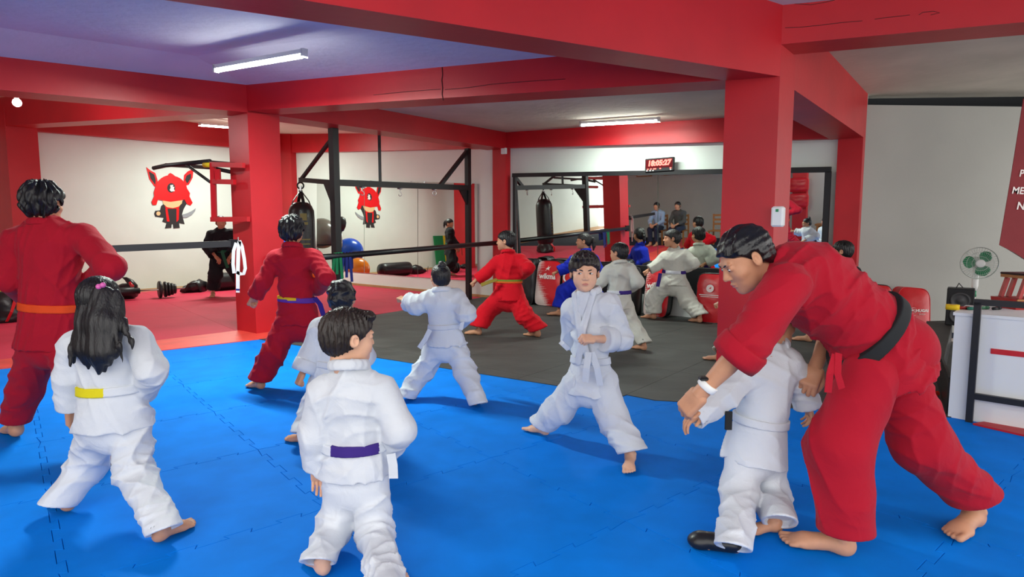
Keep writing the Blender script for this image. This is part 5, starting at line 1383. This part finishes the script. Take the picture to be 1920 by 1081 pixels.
    if cuffs:
        for i, s in enumerate('ab'):
            kn, an = J['k' + s], J['an' + s]; c = kn + (an - kn) * hemf[i]; ax_ = unit(an - kn); r = legr[2] + .004
            MB().lathe([(r * .93, .002), (r * 1.0, .0), (r * 1.01, -.012), (r * 1.0, -.03), (r * .95, -.034)], 24, c, ax_).build('hem', trm, tr, True)
    # -- hair
    hf_ = hair_fn(hair, seed); hl_ = (-.115, -.20, -.20) if hair in ('pony', 'bun') else (-.125, -.155, -.11)
    hv, hf2 = surf(hf_, hl_, (.125, .145, .175), .0062 if ymean < 4 else .0085)
    ho = mk_np('hair', xf(hv, J['head'], X, Yv, Z, hsz), hf2, hairc, body)
    if eyes:
        gz = np.asarray(eyes, float)
        for sx in (-1, 1):
            ce = A3(.0315 * sx, .0815, .0105); m_ = MB()
            prof = [(math.sin(math.pi * i / 12), -math.cos(math.pi * i / 12)) for i in range(13)]
            m_.lathe(prof, 20); vv = np.array(m_.v) * A3(.0125, .0100, .0062) + ce
            mk('eye', xf(vv, J['head'], X, Yv, Z, hsz), m_.f, EYEW, body, True)
            m_ = MB().lathe([(.0001, .0022), (.003, .002), (.0056, .0004), (.0056, -.002)], 16, ce + A3(gz[0] * .0060, .0080, gz[1] * .003), (gz[0] * .5, 1, 0))
            mk('iris', xf(np.array(m_.v), J['head'], X, Yv, Z, hsz), m_.f, IRIS, body, True)
            pts_ = [A3(sx * (.014 + .036 * t_), .0945 - .014 * t_ ** 1.6, .0255 + .006 * math.sin(2.4 * t_)) for t_ in np.linspace(0, 1, 6)]
            m_ = MB().tube(pts_, [.0015, .0032, .0034, .003, .0022, .001], 8); vv = np.array(m_.v)
            mk('eyebrow', xf(vv, J['head'], X, Yv, Z, hsz), m_.f, hairc, body, True)
            pts_ = [A3(ce[0] + sx * (-.0125 + .025 * t_), .0905 - .006 * abs(t_ - .45) * 2, .0105 + .0066 * math.sin(math.pi * t_) - .001) for t_ in np.linspace(0, 1, 7)]
            m_ = MB().tube(pts_, [.0006, .0013, .0015, .0015, .0014, .0012, .0006], 6); mk('lash_line', xf(np.array(m_.v), J['head'], X, Yv, Z, hsz), m_.f, hairc, body, True)
    PEOPLE.append(body)
    return dict(o=body, J=J, jacket=jk, belt=bo, trousers=tr, waist=waist, up=up, side=side, fr=fr, n=n, X=X, Yv=Yv, Z=Z, hsz=hsz, tor=tor, flat=flat, hair=ho)
def joints(y, head, neck, sh, el, wr, hip, kn, heel, toe, heelz=(0, 0)):
    """pixel joints (u, v[, dy]) at forward distance y + dy; heels and toes on the floor"""
    def q(p): return Y(p[0], p[1], y + (p[2] if len(p) > 2 else 0))
    J = {'head': q(head), 'neck': q(neck)}
    for nm, pr in (('s', sh), ('e', el), ('w', wr), ('h', hip), ('k', kn)):
        J[nm + 'a'] = q(pr[0]); J[nm + 'b'] = q(pr[1])
    for i, s in enumerate('ab'):
        J['heel_' + s] = F(heel[i][0], heel[i][1], heelz[i]) if len(heel[i]) < 3 else Y(*heel[i]); J['toe_' + s] = F(*toe[i])
        J['heel_' + s] = J['heel_' + s] + A3(0, 0, .008); J['toe_' + s] = J['toe_' + s] + A3(0, 0, .008)
    return J
def belt_tail(p, pts, rgb, w=.04, parent=None, sidev=None):
    o = MB().ribbon([Y(*q) for q in pts], sidev if sidev is not None else p['side'], w, .006).build('belt_end', beltm(rgb), p['belt'] if parent is None else parent)
    return o

# ================================================================== PEOPLE IN THE ROOM
WB = (232, 234, 236); PUR = (58, 36, 120)
P9 = person('person in white uniform facing the camera with one fist at the chest',
    joints(3.6, (1096, 513), (1100, 552), ((1072, 580, .08), (1142, 571, -.05)), ((1072, 636, .22), (1166, 636, -.04)), ((1090, 640, .34), (1111, 635, -.16)),
           ((1087, 716, .02), (1127, 714, -.03)), ((1050, 766, .10), (1150, 786, -.12)), ((1028, 818), (1182, 866)), ((985, 806), (1178, 896))),
    (-.06, -1, -.03), .232, .80, CWHITE, 'boy', HBRN, SKL, belt=[(WB, -9, 9, None)], front=(0, -1, 0), collar='front', seed=4, eyes=(.75, .05),
    legr=(.098, .090, .080), slr=(.070, .066, .068), tor=(.112, .118, .138), belt_at=.30, skirt=0.205, handn=(None, (.1, -.6, .7)), cuff=(.8, .62), footl=.195, hemf=(1.22, 1.15), rollcuff=(False, True))
belt_tail(P9, [(1104, 660, 3.42), (1100, 690, 3.40), (1098, 716, 3.41)], WB); belt_tail(P9, [(1110, 660, 3.42), (1120, 690, 3.39), (1126, 722, 3.40)], WB)
belt_tail(P9, [(1066, 655, 3.6), (1056, 645, 3.6), (1051, 640, 3.62)], WB, .03)

P1 = person('person in red uniform with orange belt standing at far left',
    joints(3.6, (83, 384), (83, 424), ((32, 450), (156, 444)), ((20, 524, .0), (208, 500, -.1)), ((62, 562, .26), (172, 532, .24)),
           ((72, 640), (118, 638)), ((47, 730, .12), (150, 745, -.12)), ((36, 821), (190, 880)), ((2, 806), (228, 866))),
    (-.05, 1, .02), .225, .95, CRED, 'fluffy', HBLK, SKM, belt=[((226, 74, 24), -9, 9, None)], front=(0, 1, 0), seed=11, kid=False,
    legr=(.105, .094, .082), slr=(.082, .074, .074), tor=(.160, .178, .182), belt_at=.34, skirt=0.25, footl=.25, hemf=(1.05, .95), wr=.8)

P2 = person('person in white uniform with yellow belt panel, back to the camera',
    joints(2.72, (189, 566), (192, 622), ((140, 648), (258, 638)), ((128, 708, .0), (286, 696, -.08)), ((133, 768, .04), (268, 738, .16)),
           ((182, 786), (246, 786)), ((168, 868, .10), (250, 884, -.06)), ((132, 962), (290, 1022)), ((118, 950), (352, 990))),
    (.02, 1, -.03), .205, .80, CWHITE, 'long', HBLK, SKM, belt=[(WB, .25, 9, None), ((214, 200, 20), -.95, .25, None), (WB, -9, -.95, None)], front=(0, 1, 0), seed=21,
    legr=(.090, .080, .068), slr=(.066, .060, .060), tor=(.132, .140, .155), belt_at=.42, skirt=0.185, footl=.20, hemf=(1.45, 1.2), hands=('relax', 'fist'), cuff=(.92, .9), handn=((-1, 0, 0), None))
# long hair
def hair_lock(p, pts, r, nm='hair_lock', m=HBLK, n=10):
    MB().tube(pts, r, n).build(nm, m, p['hair'], True)
yh = 2.72 - .13
def lh(P):
    d = None
    def Q(u, v, dy=0): return Y(u, v, yh + dy)
    lk = [([Q(170, 560, .06), Q(165, 610, .02), Q(163, 655), Q(165, 690)], [.045, .052, .046, .008]), ([Q(190, 555, .05), Q(188, 610, .0), Q(186, 660, -.02), Q(184, 700, -.01)], [.05, .062, .055, .010]),
          ([Q(212, 560, .06), Q(212, 610, .02), Q(206, 655), Q(196, 694)], [.045, .050, .042, .008]), ([Q(157, 575, .08), Q(150, 625, .02), Q(138, 655, .0), Q(130, 688, -.01)], [.03, .028, .018, .003]),
          ([Q(162, 590, .05), Q(148, 640, .02), Q(134, 668, .02), Q(138, 690, .02)], [.03, .022, .012, .003]), ([Q(224, 585, .05), Q(234, 615, .01), Q(246, 640, -.02), Q(250, 655, -.03)], [.024, .014, .008, .002]),
          ([Q(215, 610, .0), Q(222, 650, -.03), Q(230, 680, -.03)], [.016, .009, .002])]
    for pts, r in lk:
        pa = np.array(pts)
        d2 = None
        for i in range(len(pts) - 1):
            e = ec(P, pts[i], pts[i + 1], r[i], r[i + 1], (0, 1, 0), 1.9); d2 = e if d2 is None else smin(d2, e, .015)
        d = d2 if d is None else smin(d, d2, .010)
    return d + .0020 * np.sin(150 * P[:, 0] + 4 * np.sin(9 * P[:, 2])) + .0012 * np.sin(260 * P[:, 0] + 14 * P[:, 2])
lo = Y(100, 720, yh) - .1; hi = Y(290, 530, yh) + .15
v_, f_ = surf(lh, lo, hi, .0062); mk_np('hair_length', v_, f_, HBLK, P2['hair'])
for u, v in ((185, 537), (193, 534)):
    m_ = MB().lathe([(.0118 * math.sin(math.pi * i / 10), -.0118 * math.cos(math.pi * i / 10)) for i in range(11)], 16, Y(u, v, 2.72 - .128)); m_.build('hair_bead', mat('pink_bead', (214, 96, 170), rough=.3, spec=.5, var=.02), P2['hair'], True)

P3 = person('person in red uniform with yellow and purple belt, back to the camera',
    joints(4.95, (548, 435), (549, 464), ((516, 486), (589, 484)), ((494, 528, -.05), (613, 520, -.12)), ((477, 557, -.02), (590, 545, .18)),
           ((541, 602), (575, 602)), ((512, 662, -.05), (600, 652, .05)), ((494, 731), (622, 706)), ((462, 724), (652, 694))),
    (-.05, 1, 0), .22, .88, CRED, 'fluffy', HBLK, SKM, belt=[((96, 50, 150), -9, 9, None), ((220, 180, 30), -1.2, .25, 'top')], front=(0, 1, 0), seed=31,
    legr=(.105, .100, .092), slr=(.072, .066, .070), tor=(.138, .148, .172), belt_at=.36, skirt=0.21, footl=.22, hemf=(1.1, 1.1), belt_n=(.06, 0, 1), cuff=(.9, .8))
belt_tail(P3, [(590, 558, 4.82), (600, 570, 4.85), (607, 592, 4.9), (606, 604, 4.9)], PUR)

P4 = person('person in white uniform half hidden behind the one with a full purple belt',
    joints(3.75, (641, 562), (637, 596), ((600, 616), (668, 616)), ((584, 662, -.02), (682, 668, -.05)), ((567, 700, -.06), (660, 690, .2)),
           ((604, 716), (646, 716)), ((588, 768, .0), (655, 770, .1)), ((577, 834), (668, 806)), ((535, 825), (690, 800))),
    (-.1, 1, -.05), .212, .80, CWHITE, 'curly', HBLK, SKM, belt=[(WB, -9, 9, None)], front=(0, 1, 0), seed=41,
    legr=(.085, .078, .072), slr=(.070, .066, .068), tor=(.122, .13, .14), belt_at=.36, skirt=.24, footl=.19, hemf=(1.2, 1.2), cuff=(.86, .8), rollcuff=(True, False))

P5 = person('person in white uniform with purple belt panel nearest the camera',
    joints(2.35, (655, 635), (656, 690), ((606, 736), (716, 734)), ((592, 815, .0), (750, 806, -.05)), ((596, 872, .05), (722, 846, .14)),
           ((640, 896), (696, 898)), ((628, 985, .04), (704, 1000, -.02)), ((612, 1084), (716, 1132)), ((562, 1036), (742, 1098))),
    (.80, .58, -.06), .215, .80, CWHITE, 'tidy', HBRN, SKL, belt=[(WB, -9, -.62, None), (PUR, -.62, .92, None), (WB, .92, 9, None)], front=(.3, 1, 0), seed=51,
    legr=(.074, .070, .064), slr=(.066, .060, .060), tor=(.118, .130, .136), belt_at=.40, skirt=0.125, footl=.19, hemf=(1.35, 1.3), hands=('relax', 'fist'), cuff=(.98, .86), belt_n=(-.02, 0, 1))
belt_tail(P5, [(733, 850, 2.28), (737, 872, 2.28), (738, 896, 2.28)], WB, .035)

P6 = person('person in white uniform and white belt punching left, back to the camera',
    joints(4.64, (826, 522), (828, 547), ((804, 562), (857, 558)), ((781, 572, .02), (874, 588, -.08)), ((760, 563, .08), (858, 602, .14)),
           ((822, 644), (851, 644)), ((797, 692, .05), (872, 696, -.05)), ((774, 750), (888, 762)), ((762, 742), (902, 752))),
    (-.35, 1, -.05), .20, .78, CWHITE, 'bun', HBLK, SKM, belt=[(WB, -9, 9, None)], front=(-.2, 1, 0), seed=61,
    legr=(.090, .084, .066), slr=(.072, .074, .078), tor=(.118, .126, .146), belt_at=.40, skirt=0.15, footl=.18, hemf=(1.6, 1.6), cuff=(.82, .86), handn=((0, -.3, 1), None))
belt_tail(P6, [(806, 618, 4.5), (797, 636, 4.5), (786, 652, 4.5)], WB, .035); belt_tail(P6, [(862, 610, 4.5), (867, 604, 4.48), (864, 618, 4.48)], WB, .03)

P7 = person('person in red uniform with green and orange belt lunging left on black floor',
    joints(7.45, (948, 453), (953, 474), ((932, 491, .05), (976, 488, -.02)), ((911, 512, .05), (991, 502, -.15)), ((893, 525, .05), (976, 516, .1)),
           ((942, 556), (966, 556)), ((910, 588, .1), (984, 592, -.1)), ((902, 629), (1012, 633)), ((878, 627), (994, 630))),
    (-1, .25, 0), .24, .95, CRED2, 'short', HBLK, SKM, belt=[((104, 124, 36), -9, 9, 'top'), ((214, 90, 30), -9, 9, 'bot')], front=(-.6, .8, 0), seed=71,
    legr=(.125, .115, .105), slr=(.080, .074, .076), tor=(.155, .165, .190), belt_at=.44, skirt=0.235, footl=.24, hemf=(1.08, 1.08), cuff=(.92, .8))
belt_tail(P7, [(932, 524, 7.3), (918, 528, 7.3), (902, 534, 7.3)], (130, 110, 40), .05)

P8 = person('person in blue uniform punching left in front of the strike pads',
    joints(9.2, (1094, 453), (1098, 471), ((1076, 488), (1113, 486)), ((1062, 502), (1121, 508, .0)), ((1045, 509), (1104, 516, .1)),
           ((1083, 532), (1104, 532)), ((1058, 548, .05), (1118, 560, -.05)), ((1052, 592), (1132, 604)), ((1030, 591), (1118, 602))),
    (-1, .15, 0), .24, .92, CBLUE, 'pony', HBLK, SKM, belt=[((30, 44, 150), -9, 9, None)], front=(-.6, .8, 0), seed=81,
    legr=(.135, .125, .115), slr=(.088, .082, .084), tor=(.16, .17, .19), belt_at=.4, skirt=.3, footl=.23, hemf=(.93, .93), cuff=(.9, .8))

P10 = person('person in white uniform with half purple belt stepping away on the black floor',
    joints(6.75, (1160, 475), (1162, 494), ((1142, 508), (1181, 505)), ((1128, 526, .02), (1196, 528, -.08)), ((1116, 538, .08), (1180, 540, .12)),
           ((1149, 574), (1172, 574)), ((1138, 606, .05), (1188, 612, -.05)), ((1130, 645), (1211, 658)), ((1112, 640), (1192, 654))),
    (-.75, .65, 0), .215, .85, CCREAM, 'short', HBLK, SKM, belt=[(WB, -9, -.1, None), (PUR, -.1, 9, None)], front=(-.2, 1, 0), seed=91,
    legr=(.090, .082, .074), slr=(.072, .068, .070), tor=(.122, .134, .142), belt_at=.4, skirt=0.185, footl=.20, hemf=(1.1, 1.1))

P11 = person('person in white uniform with purple-tipped belt lunging left near the mirror',
    joints(8.75, (1259, 448), (1263, 468), ((1247, 482, .05), (1284, 478, -.08)), ((1232, 497, .05), (1301, 494, -.15)), ((1216, 506, .05), (1282, 504, .0)),
           ((1252, 530), (1273, 530)), ((1226, 558, .1), (1290, 564, -.1)), ((1229, 599), (1315, 606)), ((1206, 596), (1297, 603))),
    (-1, .1, 0), .245, .95, CCREAM, 'short', HBLK, SKM, belt=[(WB, -9, 9, None), (PUR, -1.4, -.62, None), (PUR, .75, 1.4, None)], front=(-.7, -.2, 0), seed=101,
    legr=(.130, .120, .110), slr=(.086, .078, .078), tor=(.155, .168, .185), belt_at=.42, skirt=0.19, footl=.24, hemf=(1.1, 1.05), cuff=(.9, .8))
belt_tail(P11, [(1238, 512, 8.55), (1236, 524, 8.55), (1233, 537, 8.55)], PUR, .05, sidev=A3(1, 0, 0))

# instructor bending over a child
J12 = joints(2.5, (1398, 487, -.02), (1456, 500, .02), ((1474, 536, -.18), (1506, 492, .22)), ((1398, 648, -.26), (1560, 612, .26)), ((1312, 738, -.20), (1528, 690, .16)),
             ((1632, 704, -.09), (1682, 700, .10)), ((1572, 838, -.10), (1728, 832, .06)), ((1600, 1046), (1832, 984, 2.62)), ((1480, 1020), (1768, 1020)))
J12['pel'] = Y(1672, 650, 2.5)
P12 = person('person in red uniform with black belt bending over a smaller person', J12,
    (-.84, -.07, -.54), .240, 1.05, CRED, 'slick', HSLK, SKM, hup=(-.55, 0, .8), belt=[((34, 36, 38), -9, 9, None)], front=(-.5, 0, -.8), seed=121, kid=False,
    skauto=False, legr=(.112, .122, .102), slr=(.090, .080, .086), tor=(.165, .178, .195), flat=1.04, belt_at=.24, skirt=0.235, skd=(.38, 0, -.92), footl=.275, hemf=(1.08, .95), hands=('grip', 'grip'), cuff=(.24, .20), belt_ext=3.0,
    wr=.9, rollcuff=(True, True), handn=((-.5, -.6, .6), (-.4, -.7, .3)), eyes=(0, -.6), wristr=.030)
wj = P12['J']['wa']; wd_ = unit(P12['J']['wa'] - P12['J']['ea'])
t = P12['o']
MB().lathe([(.036, -.014), (.039, -.012), (.039, .012), (.036, .014)], 22, wj - wd_ * .045, wd_).build('watch_strap', WHT, t, True)
MB().box(wj - wd_ * .045 + unit(A3(-.5, -.3, .75)) * .040, (.034, .034, .014), None, .005).build('watch_face', BLK, t)
for tp_ in ([(1566, 665, 2.32), (1556, 700, 2.28), (1552, 735, 2.28)], [(1572, 662, 2.32), (1570, 700, 2.28), (1578, 728, 2.28)]):
    MB().ribbon([Y(*q_) for q_ in tp_], A3(1, 0, 0), .026, .006).build('jacket_tie', CRED, P12['jacket'])

J13 = joints(2.68, (1452, 596, .06), (1448, 650, .03), ((1408, 690), (1478, 680)), ((1362, 738, -.06), (1503, 716, .03)), ((1312, 772, -.10), (1512, 752, .03)),
             ((1395, 842), (1438, 842)), ((1386, 930, -.08), (1446, 926, .04)), ((1388, 1040), (1464, 998)), ((1306, 1024), (1440, 1000)))
P13 = person('small person in white uniform and black shoe held by both sleeves', J13,
    (-.75, -.2, -.45), .20, .72, CWHITE, 'short', HBLK, SKM, belt=[(WB, -9, 9, None)], front=(-1, -.2, 0), seed=131,
    legr=(.082, .078, .070), slr=(.066, .060, .064), tor=(.112, .118, .130), flat=1.15, belt_at=.36, skirt=0.19, footl=.19, hemf=(1.4, 1.5), hands=('relax', 'relax'), cuff=(1.25, 1.3))
m_ = MB().box(Y(1366, 788, 2.56), (.028, .012, .08)); m_.build('belt_end', beltm((34, 36, 38)), P13['belt'])
hl, to = J13['heel_a'], J13['toe_a']; dd = unit(to - hl); xx = np.cross(dd, UP)
def shoe(P): return smax(smin(ec(P, hl + dd * .03 + UP * .035, hl + dd * .15 + UP * .026, .042, .042, (0, 0, 1), 1.2), ell(P, hl + dd * .165 + UP * .02, (.045, .045, .028)), .02), -(P[:, 2] - .004), .004)
v_, f_ = surf(shoe, np.minimum(hl, to) - .09, np.maximum(hl, to) + .12, .008); mk_np('shoe', v_, f_, BLKV, P13['o'])

P14 = person('person in black uniform with green belt lunging beside the left column',
    joints(11.8, (414, 418), (415, 434), ((397, 440), (433, 438)), ((389, 462, -.1), (440, 466)), ((405, 481, -.2), (432, 480, -.1)),
           ((408, 484), (424, 484)), ((404, 514, -.1), (448, 520)), ((400, 556), (470, 552)), ((392, 562), (462, 556))),
    (.55, -.8, -.15), .25, 1.0, CBLACK, 'pony', HBLK, SKM, belt=[((30, 90, 64), -9, 9, None)], front=(.3, -1, 0), seed=141, kid=False,
    legr=(.135, .125, .12), slr=(.10, .10, .12), tor=(.17, .19, .20), belt_at=.3, skirt=.3, footl=.25, hemf=(.9, .9), collar='front', hands=('relax', 'relax'))
belt_tail(P14, [(416, 470, 11.5), (421, 486, 11.5), (427, 502, 11.5)], (30, 90, 64), .06, sidev=A3(1, 0, 0))

P15 = person('person in black uniform hidden behind the bending person in red',
    joints(7.1, (1578, 472), (1580, 498), ((1560, 512), (1602, 512)), ((1548, 540), (1612, 540)), ((1535, 556, -.1), (1600, 560, -.1)),
           ((1565, 580), (1590, 580)), ((1545, 610), (1608, 612)), ((1522, 642), (1620, 645)), ((1490, 638), (1600, 642))),
    (-.8, .6, 0), .235, .95, CBLACK, 'short', HBLK, SKM, belt=[((34, 36, 38), -9, 9, None)], front=(-.6, .8, 0), seed=151,
    legr=(.10, .095, .09), slr=(.08, .075, .076), tor=(.15, .165, .17), footl=.24, hemf=(.94, .94))

P16 = person('person in white uniform almost hidden behind the large red column',
    joints(6.15, (1404, 492), (1405, 520), ((1388, 538), (1424, 536)), ((1372, 556), (1430, 560)), ((1352, 566), (1415, 575)),
           ((1396, 610), (1416, 610)), ((1372, 640), (1420, 642)), ((1352, 678), (1428, 690)), ((1328, 675), (1412, 686))),
    (-1, .1, 0), .21, .8, CCREAM, 'short', HBLK, SKM, belt=[(WB, -9, 9, None)], front=(-.8, .2, 0), seed=161,
    legr=(.085, .08, .076), slr=(.07, .066, .07), tor=(.12, .13, .14), footl=.19, hemf=(.93, .93), cuff=(.72, .8))

# people waiting on chairs, far left behind the camera (seen in the long mirror)
def wooden_chair(p, d, label):
    d = unit(d); s_ = unit(np.cross(d, UP)); t = thing('wooden_chair', p, label, 'chair', 'chairs by the front wall')
    R = np.stack([s_, d, UP], 1)
    MB().box(p + UP * .44, (.42, .42, .03), R, .01).build('seat', WOOD, t)
    for a in (-1, 1):
        MB().bar(p + s_ * .18 * a + d * .18, p + s_ * .18 * a + d * .18 + UP * .43, .04, .04, up=d).build('leg', WOOD, t)
        MB().bar(p + s_ * .18 * a - d * .19, p + s_ * .18 * a - d * .22 + UP * .92, .04, .04, up=d).build('leg', WOOD, t)
    for z in (.62, .75, .88): MB().bar(p - s_ * .17 - d * .205 + UP * z, p + s_ * .17 - d * .205 + UP * z, .02, .06).build('back_slat', WOOD, t)
def seated(p, d, label, top, seed, lean=.10, hc=None):
    d = unit(d); s_ = unit(np.cross(d, UP)); q = lambda x, y, z: p + s_ * x + d * y + UP * z
    J = {'head': q(0, .06 + lean, 1.20), 'neck': q(0, lean * .8, 1.04)}
    for k, x in (('a', -1), ('b', 1)):
        J['s' + k] = q(.17 * x, lean * .7, .98); J['e' + k] = q(.22 * x, .10 + lean, .74); J['w' + k] = q(.08 * x, .32 + lean, .66)
        J['h' + k] = q(.09 * x, .0, .53); J['k' + k] = q(.11 * x, .42, .50); J['heel_' + k] = q(.11 * x, .38, .004); J['toe_' + k] = q(.12 * x, .62, .004)
    return person(label, J, d, .23, 1.0, top, 'short', HBLK, SKM, front=d, seed=seed, kid=False, trm=CJEAN, legr=(.09, .08, .075), slr=(.065, .058, .056), tor=(.15, .165, .16), footl=.25, vox=.02, hands=('relax', 'relax'), hem=.06, wr=.6, collar=None, cuffs=False)
cd = D2
for k, (x, y, lab, top) in enumerate(((-6.85, 5.05, 'seated person in light blue shirt seen in the long mirror', CLBLUE), (-6.30, 4.62, 'seated person in dark grey top seen in the long mirror', CGREY))):
    c = A3(x, y, .006); wooden_chair(c, cd, 'wooden chair under the ' + ('person in light blue' if k == 0 else 'person in dark grey') + ' seen in the mirror'); seated(c + UP * 0, cd, lab, top, 200 + k)
wooden_chair(A3(-5.4, 3.9, .006), cd, 'empty wooden chair by the front wall seen in the mirror')
for k, (s_, w) in enumerate(((1.2, .6), (2.6, 1.3))):
    c = FWa + D1 * s_ - NB * .03 + UP * 2.35
    t = thing('picture_frame', c - UP * .2, ('small' if k == 0 else 'wide') + ' framed certificate high on the grey front wall', 'picture')
    R = np.stack([D1, -NB, UP], 1)
    MB().box(c, (w, .03, .42), R).build('frame', WOOD, t); MB().box(c - NB * .016, (w - .08, .006, .34), R).build('print', mat('pale_print', (190, 192, 196), rough=.2, spec=.5, var=.05), t)

# column with red pads and a wooden bench at the front wall (seen in the right end of the long mirror)
mn = unit(NB * math.cos(math.radians(2.6)) - UP * math.sin(math.radians(2.6))); mp = wallpt(1260, zb0, .03)
def mirror_to_wall(u, v, off):
    d = unit(ray(u, v)); p = CAMP + d * (np.dot(mp - CAMP, mn) / np.dot(d, mn)); r = d - 2 * np.dot(d, mn) * mn
    return p + r * (np.dot(FWa - NB * off - p, -NB) / np.dot(r, -NB))
fcn = -NB
cw = mirror_to_wall(1498, 400, .2); cw[2] = 0
column('column', [cw + D1 * .2, cw + D1 * .2 + NB * .3, cw - D1 * .2 + NB * .3, cw - D1 * .2][::-1], 3.3)
for k, z in enumerate((1.15, 1.62)):
    c = cw + fcn * .17 + UP * z
    pad('strike_pad', [c - D1 * -.28 - UP * .2, c - D1 * .28 - UP * .2, c - D1 * .28 + UP * .22, c - D1 * -.28 + UP * .22], fcn, .12, REDV, REDV, ('lower' if k == 0 else 'upper') + ' red pad hung on the front column, seen in the mirror', seed=30 + k)
bw_ = mirror_to_wall(1530, 440, .35) + D1 * .75; bw_[2] = 0
t = thing('wooden_bench', bw_, 'low wooden bench with bags at the front wall, seen in the mirror', 'bench')
R = np.stack([D1, -NB, UP], 1)
MB().box(bw_ + UP * .44, (1.5, .38, .05), R).build('seat', WOOD, t)
for a in (-.68, .68):
    for b in (-.15, .15): MB().box(bw_ + D1 * a - NB * b + UP * .21, (.06, .06, .42), R).build('leg', WOOD, t)
MB().box(bw_ + UP * .14, (1.4, .06, .06), R).build('stretcher', WOOD, t)
for k, a in enumerate((-.3, .25)):
    c = bw_ + D1 * a + UP * .465; V = []; Fc = []
    for i in range(7):
        r = .2 * math.sqrt(max(.03, 1 - (i / 6.3) ** 2.5))
        for j in range(14):
            q_ = 2 * math.pi * j / 14; w = 1 + .1 * math.sin(3 * q_ + i + k); V.append(c + D1 * math.cos(q_) * r * 1.2 * w + NB * math.sin(q_) * r * .8 * w + UP * .05 * i)
    for i in range(6):
        for j in range(14): Fc.append((i * 14 + j, i * 14 + (j + 1) % 14, (i + 1) * 14 + (j + 1) % 14, (i + 1) * 14 + j))
    Fc += [tuple(range(13, -1, -1)), tuple(range(84, 98))]
    tb = thing('sports_bag', c, ('navy' if k == 0 else 'maroon') + ' sports bag on the wooden bench, seen in the mirror', 'bag')
    mk('body', V, Fc, mat('bag_%d' % k, ((30, 36, 60), (90, 26, 40))[k], rough=.7, var=.1), tb, True)
    MB().ribbon([c + D1 * -.12 + UP * .26, c + UP * .42, c + D1 * .12 + UP * .26], NB, .03).build('handle', BLK, tb)
